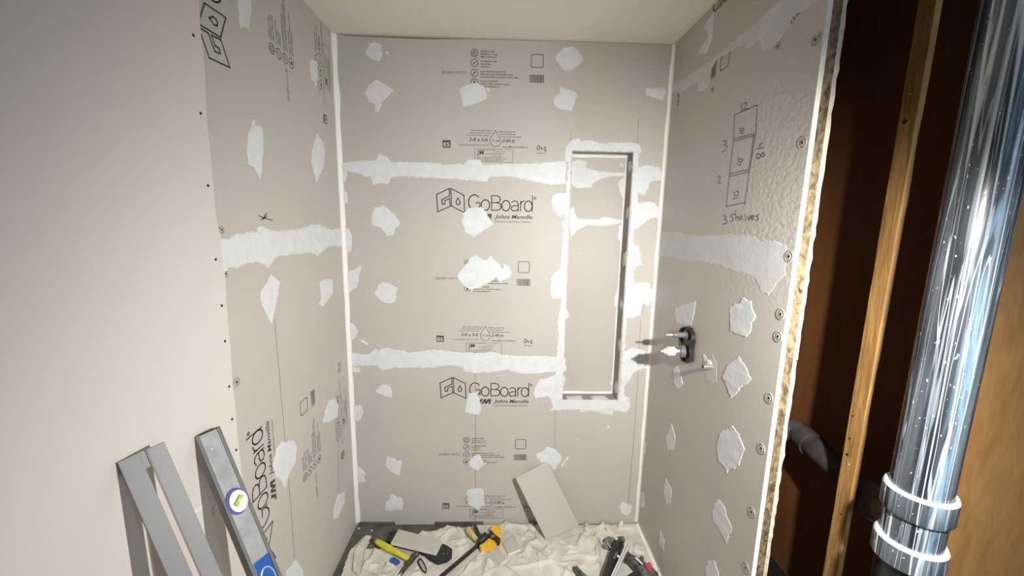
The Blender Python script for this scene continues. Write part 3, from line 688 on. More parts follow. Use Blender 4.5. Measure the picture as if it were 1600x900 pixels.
# ---- print on the boards
def anch(pl, x, y): return pl.px(x, y)
def full_logo(pl, px, parent, ang=0.0, k=1.0, **kw):
    u, v = anch(pl, *px); logo(frame(pl, u, v, ang, k), parent, **kw)
full_logo(BACK, (682.4, 331.0), bd_mid)
full_logo(BACK, (687.8, 636.0 - 14.4), bd_low)
for (px, par) in (((741.3, 82.9), bd_top), ((730.5, 411), bd_mid), ((728.9, 687.5), bd_low)):
    u, v = anch(BACK, *px); icons(frame(BACK, u, v), par)
for (px, par) in (((689.3, 115), bd_top), ((680.5, 436.5), bd_mid), ((685.3, 711.5), bd_low)):
    u, v = anch(BACK, *px); lot(frame(BACK, u, v), par)
for (px, par) in (((839.5, 95.3), bd_top), ((818.5, 417.5), bd_mid), ((813.5, 694), bd_low)):
    u, v = anch(BACK, *px); codes(frame(BACK, u, v), par)
for (px, par) in (((773.8, 229.5), bd_top), ((758.2, 532.4), bd_mid), ((762.0, 792.5), bd_low)):
    u, v = anch(BACK, *px); sizes(frame(BACK, u, v), par)
HP = math.pi / 2
# left wall: boards stood on end, so the print reads upwards
def rel_board(pl, ll, lr, parent):
    u0, v0 = pl.px(*ll); u1, v1 = pl.px(*lr)
    k = math.hypot(u1 - u0, v1 - v0) / ((468 - 80) / K3)
    ang = HP
    logo(frame(pl, u0 - 0, v0 - 15 / K3, ang, k), parent)
rel_board(LEFT, (430.6, 871), (424.8, 816), b_ll)
rel_board(LEFT, (359, 105.5), (352.8, 27.8), b_lu)
u, v = LEFT.px(476.8, 745.5); icons(frame(LEFT, u, v, HP), b_ll)
u, v = LEFT.px(497, 776); lot(frame(LEFT, u, v, HP), b_ll)
u, v = LEFT.px(475, 635); codes(frame(LEFT, u, v, HP), b_ll)
u, v = LEFT.px(533, 642); sizes(frame(LEFT, u, v, HP), b_ll)
u, v = LEFT.px(424.5, 76); icons(frame(LEFT, u, v, HP), b_lu)
u, v = LEFT.px(452.5, 160); lot(frame(LEFT, u, v, HP), b_lu)
u, v = LEFT.px(504.5, 98); sizes(frame(LEFT, u, v, HP), b_lu)
# right wall: top strip upside down, middle board on end the other way
u, v = RIGHT.px(1113, 30)
logo(frame(RIGHT, u + 0.455, v + 0.077, math.pi), b_r3, emblem=False)
u, v = RIGHT.px(1133, 94); codes(frame(RIGHT, u, v, -HP), b_r2)
q = Ink(frame(RIGHT, *RIGHT.px(1060, 164), HP)); q.ticks(0, 0, 0.05, 0.02, 5); q.build('printed_mark', b_r2, M['ink_soft'])
q = Ink(frame(RIGHT, *RIGHT.px(1229, 48), 0.5)); q.ticks(0, 0, 0.05, 0.02, 9); q.ticks(0, 0.02, 0.04, 0.02, 3); q.build('printed_mark', b_r2)

def pencil(pl, pts, parent, wd=0.0012, m='pencil', name='pencil_line'):
    q = Ink(lambda x, y, h: pl.p(x, y, h), 0.0007)
    q.line([pl.px(x, y) for x, y in pts], wd); return q.build(name, parent, M[m])
pencil(BACK, [(743, 585), (743, 815)], wall_back, 0.0020)
pencil(BACK, [(867, 640), (867, 740)], wall_back, 0.0014)
pencil(BACK, [(1001, 500), (996, 600), (991, 680), (981, 790)], wall_back, 0.0016)
pencil(BACK, [(1008, 440), (1004, 490)], wall_back, 0.0012)
pencil(BACK, [(892, 204), (892, 222)], wall_back, 0.0014)
pencil(BACK, [(998, 186), (996, 225)], wall_back, 0.0014)
pencil(LEFT, [(429, 500), (442, 650), (455, 800), (460, 873)], wall_left, 0.0018)
pencil(LEFT, [(527, 620), (529, 765)], wall_left, 0.0014)
# shelf sketch written in marker on the right wall
H = lambda pts: [RIGHT.px(x, y) for x, y in cp('H', pts)]
q = Ink(lambda x, y, h: RIGHT.p(x, y, h), 0.0006)
for pts in [[(215, 162), (362, 98)], [(217, 165), (210, 320), (185, 545), (162, 748)], [(362, 98), (352, 285), (312, 520), (280, 738)], [(162, 748), (285, 720)],
            [(210, 316), (340, 282)], [(212, 330), (347, 293)], [(183, 538), (308, 512)], [(183, 555), (310, 527)], [(340, 282), (322, 430), (305, 515)]]:
    q.line(H(pts), 0.0021)
q.build('sketched_frame', wall_right)
q = Ink(lambda x, y, h: RIGHT.p(x, y, h), 0.0006)
for pts in [[(258, 88), (265, 142)], [(272, 98), (280, 82), (295, 86), (290, 106), (275, 128), (300, 122), (318, 118)],
            [(250, 246), (254, 262), (266, 270), (276, 262), (274, 246), (262, 250), (258, 262)], [(250, 277), (273, 283)],
            [(240, 432), (243, 460), (256, 468), (266, 455), (262, 440), (248, 448)], [(234, 477), (258, 483)],
            [(212, 650), (218, 678), (236, 676), (243, 658), (236, 646), (225, 655)], [(205, 700), (236, 690)],
            [(140, 335), (155, 324), (168, 335), (150, 355), (170, 362), (160, 385), (135, 402)], [(105, 562), (120, 552), (128, 566), (110, 592), (132, 598)],
            [(400, 342), (378, 346), (380, 380)], [(352, 380), (405, 372)],
            [(360, 418), (356, 436), (372, 442), (385, 420), (402, 402), (408, 422), (394, 430), (378, 412), (362, 410), (360, 418)],
            [(140, 808), (155, 804), (165, 815), (150, 828), (170, 836), (165, 855), (140, 862)], [(217, 800), (200, 794), (190, 808), (206, 822), (210, 835), (193, 843)],
            [(222, 772), (226, 838)], [(226, 818), (238, 810), (243, 836)], [(250, 822), (268, 815), (262, 804), (250, 814), (255, 832), (272, 828)],
            [(284, 795), (290, 840)], [(300, 812), (310, 836), (319, 805)], [(322, 820), (341, 812), (332, 802), (322, 815), (330, 832), (346, 826)], [(370, 800), (355, 806), (366, 818), (370, 830), (350, 838)]]:
    q.line(H(pts), 0.0021)
q.build('handwriting', wall_right)
# pencil scribble on the left wall and crack line on ceiling
q = Ink(lambda x, y, h: LEFT.p(x, y, h), 0.0006)
for a in [((347, 355), (375, 370)), ((375, 370), (418, 380)), ((360, 375), (390, 362)), ((368, 380), (380, 350)), ((390, 345), (372, 372))]:
    q.line([LEFT.px(300 + x / 3.333, 230 + y / 3.333) for x, y in a], 0.0028)
q.build('scribble', wall_left)

# ---- fixing washers and screws
def washer(pl, px, parent, r=0.016, label=None):
    u, v = pl.px(*px)
    vs = []; fs = []; n = 20; prof = [(r, 0.0), (r, 0.0012), (r * 0.86, 0.0018), (r * 0.76, 0.0009), (r * 0.52, 0.0009), (r * 0.46, 0.0020), (r * 0.32, 0.0020), (r * 0.26, 0.0007), (0.0001, 0.0007)]
    for rr, h in prof:
        vs += [pl.p(u + rr * math.cos(2 * math.pi * k / n), v + rr * math.sin(2 * math.pi * k / n), h + 0.0002) for k in range(n)]
    for i in range(len(prof) - 1):
        for k in range(n):
            fs.append((i * n + k, i * n + (k + 1) % n, (i + 1) * n + (k + 1) % n, (i + 1) * n + k))
    o = obj('washer', vs, fs, M['washer'], parent)
    mb = MB()
    mb.tube([pl.p(u, v, 0.0006), pl.p(u, v, 0.0024)], r * 0.2, 10)
    for a in (0.5, 2.6, 4.7):
        cx, cy = u + r * 0.64 * math.cos(a), v + r * 0.64 * math.sin(a)
        mb.tube([pl.p(cx, cy, 0.0008), pl.p(cx, cy, 0.0014)], r * 0.1, 8)
    mb.build('screw', M['screw'], o)
M['washer'] = mat('washer_plastic', (0.42, 0.41, 0.38), 0.4, var=0.25, vscale=80)
for px in [(1275, 62), (1254, 223), (1233, 401), (1220, 491), (1216, 526), (1202, 622), (1190, 701), (1175, 800), (1166, 887)]:
    washer(RIGHT, px, wall_right)
for px in [(1114, 140), (1216, 72)]: washer(RIGHT, px, wall_right, 0.010)
for px in [(346, 359), (352, 428), (369.5, 597), (392.5, 802)]: washer(LEFT, px, wall_left, 0.0145) if px[0] > 360 else washer(LEFT, px, wall_left, 0.011)
for px in [(302, 55), (313.5, 177), (325, 290), (337, 405.5), (346.5, 477.5), (351.5, 533), (358, 604), (362.5, 655), (369, 703), (373, 752)]:
    u, v = LD.px(*px); MB().tube([LD.p(u, v, -0.001), LD.p(u, v, 0.0008)], 0.0038, 10).build('screw', M['screw'], wall_left)

# ================================================================== CLOSET THINGS
# drain stack
PX, PY, PR = 1.783, -1.09, 0.057
stack = empty('drain_pipe', (PX, PY, 0.0), 'thick black drain pipe streaked with white drips, branch and elbow running behind the wood strip', 'pipe')
def ring_z(prof, n=48, sq=None):
    vs = []; fs = []
    for r, z in prof:
        vs += [(r * math.cos(2 * math.pi * k / n), r * math.sin(2 * math.pi * k / n), z) for k in range(n)]
    for i in range(len(prof) - 1):
        for k in range(n): fs.append((i * n + k, i * n + (k + 1) % n, (i + 1) * n + (k + 1) % n, (i + 1) * n + k))
    fs += [tuple(reversed(range(n))), tuple((len(prof) - 1) * n + k for k in range(n))]
    return vs, fs
def lathe_at(name, prof, loc, m, parent, rotm=None, n=48, fm=None):
    vs, fs = ring_z(prof, n)
    me = bpy.data.meshes.new(name); me.from_pydata(vs, [], fs)
    for x in (m if isinstance(m, list) else [m]): me.materials.append(x)
    for i, p in enumerate(me.polygons):
        p.use_smooth = False
        if fm and i < (len(prof) - 1) * n: p.material_index = fm[i // n]
    for p in me.polygons: p.use_smooth = len(p.vertices) == 4
    o = bpy.data.objects.new(name, me); COL.objects.link(o); o.parent = parent
    o.location = Vector(loc) - world_loc(parent)
    if rotm is not None: o.rotation_euler = rotm.to_euler()
    md = o.modifiers.new('edge', 'EDGE_SPLIT'); md.split_angle = math.radians(35)
    return o
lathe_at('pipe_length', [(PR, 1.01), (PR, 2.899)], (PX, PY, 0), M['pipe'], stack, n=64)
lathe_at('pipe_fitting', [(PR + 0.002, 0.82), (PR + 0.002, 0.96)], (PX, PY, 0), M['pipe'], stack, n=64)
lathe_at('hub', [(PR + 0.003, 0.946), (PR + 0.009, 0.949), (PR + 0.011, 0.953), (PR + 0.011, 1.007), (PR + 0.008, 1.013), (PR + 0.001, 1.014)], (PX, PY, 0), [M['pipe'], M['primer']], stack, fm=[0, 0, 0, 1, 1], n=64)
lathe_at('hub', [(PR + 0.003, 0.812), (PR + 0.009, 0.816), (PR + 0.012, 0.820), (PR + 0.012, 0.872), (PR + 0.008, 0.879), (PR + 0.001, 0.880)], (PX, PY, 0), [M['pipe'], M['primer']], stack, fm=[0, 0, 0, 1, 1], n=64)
lathe_at('pipe_length', [(PR, 0.001), (PR, 0.825)], (PX, PY, 0), M['pipe_black'], stack, n=64)
# branch
br = stack
A = Vector((1.945, -0.860, 0.775)); Bp = Vector((2.010, -0.46, 0.776))
d = (Bp - A).normalized()
MB().tube([Vector((PX + 0.01, PY + 0.02, 0.895)), A - Vector((0.02, 0.035, -0.015)), A + d * 0.03], 0.043, 32).build('branch_length', M['pipe_dust'], br, smooth=True)
MB().tube([A, A + d * 0.005, A + d * 0.075, A + d * 0.08], [0.052, 0.054, 0.054, 0.050], 32).build('branch_socket', M['pipe_dust'], br, smooth=True)
MB().tube([A + d * 0.06, Bp], 0.044, 32).build('branch_length', M['pipe_dust'], br, smooth=True)
el = [Bp - d * 0.04 + d * 0.0]
cpt = [Bp - d * 0.05, Bp, Bp + d * 0.05, Vector((1.99, -0.37, 0.775)), Vector((1.955, -0.325, 0.765)), Vector((1.925, -0.30, 0.735)), Vector((1.915, -0.295, 0.69)), Vector((1.915, -0.295, 0.65))]
MB().tube(cpt, [0.050] * 8, 32).build('elbow', M['pipe_dust'], br, smooth=True)
MB().tube([Vector((1.915, -0.295, 0.66)), Vector((1.915, -0.295, 0.0))], 0.046, 32).build('drop_length', M['pipe_black'], br, smooth=True)
# wood strip
n = 60; vs = []; fs = []
x0, x1, y0, y1 = 1.862, 1.881, -0.840, -0.790
for i in range(n + 1):
    z = 2.899 * i / n; j = lambda s: 0.0016 * noise.noise(Vector((z * 9, s, 2)))
    b = 0.0035 + 0.003 * (noise.noise(Vector((z * 4, 8, 8))) > 0.25)
    vs += [(x0 + j(1), y0 + 0.001, z), (x1 - b, y0 + j(2), z), (x1 + j(3), y0 + b, z), (x1 + j(3), y1, z), (x0 + j(1), y1 + j(4), z)]
for i in range(n):
    for k in range(5): fs.append((i * 5 + k, i * 5 + (k + 1) % 5, i * 5 + 5 + (k + 1) % 5, i * 5 + 5 + k))
fs += [(4, 3, 2, 1, 0), tuple(n * 5 + k for k in range(5))]
me_o = obj('wood_strip', vs, fs, M['strip'])
tag(me_o, 'narrow rough wooden upright between the shower wall end and the thick black pipe', 'wood strip')
for px, r in [((1396, 228), .0012), ((1422, 147), .0045), ((1419, 190), .005)]:
    pass
stripP = Plane((x0 - 0.0005, 0, 0), (0, -1, 0), (0, 0, 1))
for px, r, mm in [((1422, 147), .0028, 'primer'), ((1414, 190), .006, 'rust'), ((1333, 650), .0028, 'rust'), ((1328, 685), .003, 'rust'), ((1324, 710), .0045, 'rust'), ((1326, 726), .003, 'gypsum'), ((1314, 803), .002, 'rust'), ((1310, 865), .002, 'rust')]:
    u, v = stripP.px(*px)
    MB().tube([stripP.p(u, v, -0.001), stripP.p(u, v, 0.0012)], r, 10).build('nail_head' if mm != 'rust' else 'knot', M[mm], me_o)

# ================================================================== SHOWER VALVE AND STUB
vy = -0.402
valve = empty('shower_valve', (W, vy, 1.10), 'rough-in shower valve, black plate with grey spindle above white cartridge, on right wall', 'valve')
uv = [RIGHT.px(x, y) for x, y in cp('V', [(272, 195), (300, 160), (350, 150), (392, 170), (428, 255), (430, 300), (412, 420), (408, 555), (352, 580), (300, 560), (275, 470), (268, 330)])]
prism(RIGHT, uv, 0.0, 0.006).build('mounting_plate', [M['black'], M['black']], valve, bevel=0.002)
def outline_ring(pl, uv, wd, h0, h1, name, m, parent):
    cu = sum(a for a, b in uv) / len(uv); cv = sum(b for a, b in uv) / len(uv); mb = MB()
    n = len(uv); inn = [(cu + (a - cu) * wd, cv + (b - cv) * (1 - (1 - wd) * 0.45)) for a, b in uv]
    vs = [pl.p(a, b, h0) for a, b in uv] + [pl.p(a, b, h1) for a, b in uv] + [pl.p(a, b, h1) for a, b in inn] + [pl.p(a, b, h0) for a, b in inn]
    fs = []
    for i in range(n):
        j = (i + 1) % n
        for k in range(4): fs.append((k * n + i, k * n + j, ((k + 1) % 4) * n + j, ((k + 1) % 4) * n + i))
    return mb.add(vs, fs).build(name, m, parent, bevel=0.001)
outline_ring(RIGHT, uv, 0.86, 0.004, 0.016, 'plate_rim', M['black'], valve)
def xc(px, py, wallx=W):
    u, v = RIGHT.px(px, py); return -u, v
yu, zu = xc(1076.5, 523.5); ym, zm = xc(1072.5, 549.0)
def hcyl(name, prof, yy, zz, m, parent, n=24):
    """prof = (x offset from wall into the room, radius)"""
    return MB().tube([Vector((W - a, yy, zz)) for a, r in prof], [r for a, r in prof], n).build(name, M[m], parent, smooth=True)
hcyl('spindle_ring', [(0.006, 0.022), (0.013, 0.022), (0.013, 0.018)], yu, zu, 'dusty', valve)
hcyl('spindle_ring', [(0.012, 0.019), (0.015, 0.018)], yu, zu, 'grey', valve)
hcyl('spindle', [(0.006, 0.0125), (0.045, 0.0115), (0.052, 0.0115), (0.058, 0.010), (0.066, 0.0095)], yu, zu, 'grey', valve)
hcyl('spindle_tip', [(0.062, 0.0035), (0.094, 0.0028)], yu, zu, 'white', valve)
hcyl('cartridge_base', [(0.006, 0.027), (0.030, 0.026), (0.031, 0.022)], ym, zm, 'grey', valve)
hcyl('cartridge_nut', [(0.030, 0.0245), (0.036, 0.0255), (0.037, 0.021), (0.046, 0.021), (0.047, 0.0245), (0.052, 0.024), (0.053, 0.018)], ym, zm, 'steel', valve)
hcyl('cartridge', [(0.052, 0.0185), (0.054, 0.0195), (0.082, 0.0190), (0.084, 0.012), (0.086, 0.0115)], ym, zm, 'white', valve, 12)
hcyl('cartridge_stem', [(0.084, 0.011), (0.094, 0.0105), (0.095, 0.0045), (0.106, 0.004)], ym, zm, 'white', valve, 10)
ys, zs = xc(1112, 573)
stub = empty('pipe_stub', (W, ys, zs), 'short chrome pipe stub with a smear of sealant, lower right of the shower valve', 'pipe')
hcyl('stub_body', [(0.0, 0.010), (0.004, 0.010), (0.005, 0.0065), (0.020, 0.0065), (0.022, 0.0085), (0.032, 0.0085)], ys, zs, 'steel', stub)
hcyl('stub_opening', [(0.0315, 0.0070), (0.0325, 0.0070)], ys, zs, 'black', stub)
patch(RIGHT, [(1104, 577), (1106, 571), (1108, 562), (1112, 566), (1114, 575), (1110, 578)], wall_right, t=0.008, amp=0.001, name='sealant_patch')

# ================================================================== LEANING TOOLS ON THE LEFT
def lean_axes(top, bot, nrm_hint):
    a = (Vector(bot) - Vector(top)); L = a.length; a.normalize()
    nn = Vector(nrm_hint); nn = (nn - a * nn.dot(a)).normalized(); s = a.cross(nn); return a, nn, s, L
top = Vector((0.0085, -1.011, 1.095)); bot = Vector((0.52, -1.24, 0.0))
a, nn, s, L = lean_axes(top, bot, (0.93, -0.37, 0.0))
if s.dot(Vector((1, 0.5, 0))) < 0: s = -s
level = empty('spirit_level', bot, 'scuffed aluminium spirit level leaning on the left wall, blue end grip', 'spirit level')
wl, tl = 0.059, 0.026
P0 = top + s * (wl / 2)
def LP(t, ss=0.0, h=0.0): return P0 + a * t + s * ss + nn * h
mb = MB()      # I-beam body: two edge flanges and a recessed web
mb.obox(LP(L / 2 - 0.02, 0, -tl * 0.5), a * (L / 2 - 0.02), s * (wl / 2 - 0.006), nn * (tl * 0.38))
mb.build('web', M['alu'], level, bevel=0.001)
for sg in (-1, 1):
    MB().obox(LP(L / 2 - 0.02, sg * (wl / 2 - 0.004), -tl * 0.5), a * (L / 2 - 0.02), s * 0.004, nn * (tl / 2)).build('edge_rail', M['alu_dark'], level, bevel=0.0012)
MB().obox(LP(0.001, 0, -tl * 0.5), a * 0.002, s * (wl / 2 - 0.003), nn * (tl * 0.46)).build('end_cap', M['black'], level)
# vial window
def disc(name, t, ss, h, r, th, m, par, n=32, ra=1.0):
    c0 = LP(t, ss, h); vs = []; fs = []
    for hh in (0, th):
        vs += [c0 + nn * hh + (a * ra * math.cos(2 * math.pi * k / n) + s * math.sin(2 * math.pi * k / n)) * r for k in range(n)]
    fs = [(k, (k + 1) % n, n + (k + 1) % n, n + k) for k in range(n)] + [tuple(range(n)), tuple(reversed(range(n, 2 * n)))]
    return obj(name, vs, fs, M[m], par)
tv = None
best = 1e9
for i in range(400):
    q_ = LP(i / 400 * L); dv = RM.transposed() @ (q_ - CAM); yy = 450 - FPX * dv.z / dv.y
    if abs(yy - 783) < best: best = abs(yy - 783); tv = i / 400 * L
ring = disc('vial_ring', tv, 0.0, -0.004, 0.0245, 0.004, 'blue_dark', level, ra=1.35)
disc('vial_window', tv + 0.002, 0.003, 0.0, 0.0215, 0.0012, 'white', ring, ra=1.25)
vd = (s * 0.80 - a * 0.60).normalized()
c0 = LP(tv, 0.001, 0.0055); MB().tube([c0 - vd * 0.0125, c0 + vd * 0.0125], 0.0055, 14).build('vial', M['vial'], ring, smooth=True)
MB().obox(c0 + nn * 0.0054 , vd * 0.003, vd.cross(nn) * 0.0022, nn * 0.0004).build('bubble', M['white'], ring)
# blue grip sleeve
best = 1e9; tg = 0
for i in range(800):
    q_ = LP(i / 800 * L); dv = RM.transposed() @ (q_ - CAM); yy = 450 - FPX * dv.z / dv.y
    if abs(yy - 872) < best: best = abs(yy - 872); tg = i / 800 * L
MB().obox(LP(tg + 0.11, 0.001, -tl * 0.5), a * 0.11, s * (wl / 2 - 0.0085), nn * (tl * 0.42)).build('grip', M['blue'], level, bevel=0.002)
pts = [(tg + 0.055 + 0.03 * math.cos(t), 0.0 + 0.017 * math.sin(t)) for t in [2 * math.pi * k / 24 for k in range(25)]]
MB().tube([LP(t_, s_, -tl * 0.07) for t_, s_ in pts], 0.0022, 8, cap=False).build('handle_rim', M['teal'], level, smooth=True)
disc('scuff', tg - 0.42, 0.004, -0.0025, 0.0022, 0.0006, 'primer', level, 8); disc('scuff', tg - 0.30, -0.006, -0.0025, 0.0018, 0.0006, 'primer', level, 8)

top = Vector((0.006, -1.205, 1.151)); bot = Vector((0.47, -1.35, 0.0))
a, nn, s, L = lean_axes(top, bot, (0.80, -0.60, 0.0))
if s.dot(Vector((1, 0.5, 0))) < 0: s = -s
rail = empty('slotted_rail', bot, 'flat grey slotted metal rail leaning on the painted wall, left of the spirit level', 'rail')
wr = 0.074; P0 = top + s * (wr / 2); th = 0.004
bar_w = 0.030; gap0, gap1 = 0.001, 0.011
MB().obox(LP(L / 2, -(wr / 2 - 0.033 / 2), 0), a * (L / 2), s * (0.033 / 2), nn * th).build('rail_bar', M['rail'], rail, bevel=0.001)
MB().obox(LP(L / 2, (wr / 2 - 0.030 / 2), 0), a * (L / 2), s * (0.030 / 2), nn * th).build('rail_bar', M['rail'], rail, bevel=0.001)
MB().obox(LP(0.0175, 0.0015, 0), a * 0.0175, s * 0.0058, nn * (th * 0.98)).build('end_bridge', M['rail'], rail)
MB().obox(LP(L - 0.04, 0.0015, 0), a * 0.04, s * 0.0058, nn * (th * 0.98)).build('end_bridge', M['rail'], rail)
MB().obox(LP(L / 2, wr / 2 - 0.031, th + 0.001), a * (L / 2), s * 0.0010, nn * 0.0014).build('ridge', M['alu_dark'], rail)
MB().obox(LP(L / 2, -wr / 2 + 0.0015, -0.008), a * (L / 2), s * 0.0015, nn * 0.009).build('side_flange', M['rail'], rail, bevel=0.0008)

# ================================================================== SHOWER FLOOR
pan = empty('floor_liner', (0.76, -0.4, 0), 'dark grey liner sheet covering the shower floor, corner showing at back left', 'liner')
uvp = [(0.002, -0.9), (W - 0.002, -0.9), (W - 0.002, -0.003), (0.56, -0.003), (0.205, -0.003), (0.02, -0.003), (0.002, -0.02)]
prism(FLOOR, uvp, 0.0005, 0.006).build('liner_sheet', [M['pan'], M['pan']], pan)
MB().obox((0.11, -0.006, 0.014), (0.095, 0, 0), (0, 0.003, 0), (0, 0, 0.010)).build('liner_upturn', M['pan'], pan, bevel=0.001)
MB().obox((0.55, -0.006, 0.014), (0.13, 0, 0), (0, 0.003, 0), (0, 0, 0.010)).build('liner_upturn', M['pan'], pan, bevel=0.001)
for px in [(560.8, 826), (581, 829)]:
    p_ = fl(*px, 0.006); MB().tube([p_, p_ + Vector((0, 0, 0.003))], 0.004, 10).build('screw', M['primer'], pan)

# canvas cloth
NXg, NYg = 400, 210
gx = np.linspace(0.03, W - 0.006, NXg); gy = np.linspace(-0.86, -0.010, NYg)
X, Y = np.meshgrid(gx, gy)
rng = np.random.RandomState(5)
Hh = np.zeros_like(X)
def ridge(ax, ay, bx, by, amp, wd, sharp=1.0):
    global Hh
    dx, dy = bx - ax, by - ay; L2 = dx * dx + dy * dy
    t = ((X - ax) * dx + (Y - ay) * dy) / L2; tc = np.clip(t, 0, 1)
    wob = 0.006 * np.sin(t * 9 + ax * 50)
    nx_, ny_ = -dy / math.sqrt(L2), dx / math.sqrt(L2)
    px_, py_ = ax + tc * dx + nx_ * wob, ay + tc * dy + ny_ * wob
    dd = np.hypot(X - px_, Y - py_)
    prof = np.exp(-(dd / wd) ** 1.3)
    Hh += amp * prof * (0.35 + 0.65 * np.sin(np.pi * np.clip(t, 0.0, 1)) ** 0.5)
for i in range(34):
    ax, ay = rng.uniform(0.05, 1.5), rng.uniform(-0.7, -0.01); an = rng.normal(0.25, 0.9); ln = rng.uniform(0.12, 0.45)
    ridge(ax, ay, ax + ln * math.cos(an), ay + ln * math.sin(an), rng.uniform(0.008, 0.024) * (1 if rng.rand() > .25 else -.5), rng.uniform(0.008, 0.022))
for i in range(130):
    ax, ay = rng.uniform(0.05, 1.5), rng.uniform(-0.45, -0.01); an = rng.uniform(0, 3.14); ln = rng.uniform(0.04, 0.16)
    ridge(ax, ay, ax + ln * math.cos(an), ay + ln * math.sin(an), rng.uniform(0.004, 0.012), rng.uniform(0.003, 0.007))
for a_, b_ in [((640, 838), (760, 826)), ((705, 895), (745, 862)), ((728, 895), (748, 872)), ((760, 895), (766, 870)), ((775, 870), (800, 850)), ((800, 885), (900, 876)), ((880, 867), (940, 869)), ((895, 882), (945, 886)), ((935, 865), (925, 845)), ((890, 838), (930, 848)), ((902, 850), (925, 840)), ((560, 895), (590, 860)), ((585, 855), (620, 856)), ((600, 890), (625, 860)), ((560, 890), (570, 850)), ((905, 826), (985, 823)), ((765, 822), (850, 824))]:
    p, q2 = fl(*a_, .015), fl(*b_, .015); ridge(p.x, p.y, q2.x, q2.y, 0.016, 0.008)
base = 0.011 + 0.005 * np.sin(X * 9 + 2 * np.sin(Y * 7)) * np.sin(Y * 11 + 1) 
Z = np.clip(base + Hh, 0.008, 0.075)
def flatten(crop, pts, zmax, soft=0.02):
    global Z
    P = [fl(x, y, zmax) for x, y in cp(crop, pts)]
    D = np.full_like(X, 9.0); ins = np.zeros(X.shape, bool); n_ = len(P)
    for i_ in range(n_):
        a_, b_ = P[i_], P[(i_ + 1) % n_]; dx, dy = b_.x - a_.x, b_.y - a_.y; L2 = dx * dx + dy * dy + 1e-9
        t_ = np.clip(((X - a_.x) * dx + (Y - a_.y) * dy) / L2, 0, 1)
        D = np.minimum(D, np.hypot(X - a_.x - t_ * dx, Y - a_.y - t_ * dy))
        with np.errstate(divide='ignore', invalid='ignore'):
            cr_ = ((a_.y > Y) != (b_.y > Y)) & (X < (b_.x - a_.x) * (Y - a_.y) / ((b_.y - a_.y) or 1e-9) + a_.x)
        ins ^= cr_
    D[ins] = 0.0
    lim = zmax + np.clip(D - 0.012, 0, 9) * 1.2
    Z = np.minimum(Z, lim)
flatten('F2', [(-560, 460), (-460, 250), (280, 430), (430, 520), (412, 620), (230, 700), (90, 640)], 0.011)
flatten('F1', [(560, 380), (640, 390), (1120, 640), (1200, 690), (1040, 900), (960, 860), (1060, 720), (620, 470)], 0.011)
flatten('F2', [(620, 230), (720, 160), (1010, 170), (1120, 220), (1120, 400), (1050, 450), (830, 520), (400, 870), (240, 960), (240, 880), (700, 500)], 0.011)
flatten('F2', [(1130, 440), (1280, 300), (1400, 520), (1200, 610), (1200, 670), (1090, 745), (920, 540), (1060, 500)], 0.011)
flatten('F3', [(560, 470), (640, 380), (850, 340), (950, 440), (960, 540), (1160, 540), (1320, 900), (1330, 1150), (480, 1150), (580, 800)], 0.011)
flatten('F3', [(140, 750), (200, 750), (460, 1000), (640, 1100), (600, 1150), (260, 960)], 0.011)
flatten('F3', [(430, 250), (720, 220), (720, 380), (560, 450)], 0.011)
flatten('F1', [(790, 630), (960, 690), (900, 740)], 0.011)
flatten('F1', [(1190, 650), (1240, 650), (1330, 860), (1300, 870)], 0.011)
flatten('F1', [(980, 725), (1090, 725), (1000, 870), (960, 930), (820, 930)], 0.011)
flatten('F1', [(460, 320), (550, 330), (400, 540), (350, 860), (270, 830), (300, 540)], 0.011)
flatten('P', [(850, 850), (908, 830), (905, 815), (840, 835)], 0.011)
# outline of the cloth (the liner shows outside it)
outl = [fl(x, y, 0.012) for x, y in [(524, 925), (545, 862), (556, 850), (567, 838), (574, 836), (578, 846), (573, 857), (588, 858), (610, 850), (625, 842), (650, 835), (680, 828), (697, 823), (735, 823), (742, 819.5)]]
poly = [(p.x, min(p.y, -0.011)) for p in outl] + [(W - 0.004, -0.011), (W - 0.004, -0.9), (0.02, -0.9)]
def inside(x, y):
    r = False; j = len(poly) - 1
    for i in range(len(poly)):
        xi, yi = poly[i]; xj, yj = poly[j]
        if (yi > y) != (yj > y) and x < (xj - xi) * (y - yi) / (yj - yi) + xi: r = not r
        j = i
    return r
mask = np.zeros((NYg, NXg), bool)
for jy in range(NYg):
    for jx in range(NXg):
        mask[jy, jx] = inside(gx[jx], gy[jy]) or gx[jx] > 0.62
idx = -np.ones((NYg, NXg), int); vs = []
for jy in range(NYg):
    for jx in range(NXg):
        if mask[jy, jx]: idx[jy, jx] = len(vs); vs.append((gx[jx], gy[jy], float(Z[jy, jx])))
fs = []
for jy in range(NYg - 1):
    for jx in range(NXg - 1):
        q4 = (idx[jy, jx], idx[jy, jx + 1], idx[jy + 1, jx + 1], idx[jy + 1, jx])
        if min(q4) >= 0: fs.append(tuple(int(k) for k in q4))
cl = obj('drop_cloth', vs, fs, M['cloth'], None, True)
md = cl.modifiers.new('solid', 'SOLIDIFY'); md.thickness = 0.0018; md.offset = -1
tag(cl, 'crumpled off-white canvas drop cloth spread over the shower floor', 'drop cloth')
def czh(x, y):
    jx = int(round((x - gx[0]) / (gx[1] - gx[0]))); jy = int(round((y - gy[0]) / (gy[1] - gy[0])))
    jx = max(3, min(NXg - 4, jx)); jy = max(3, min(NYg - 4, jy)); return float(Z[jy - 3:jy + 4, jx - 3:jx + 4].max())

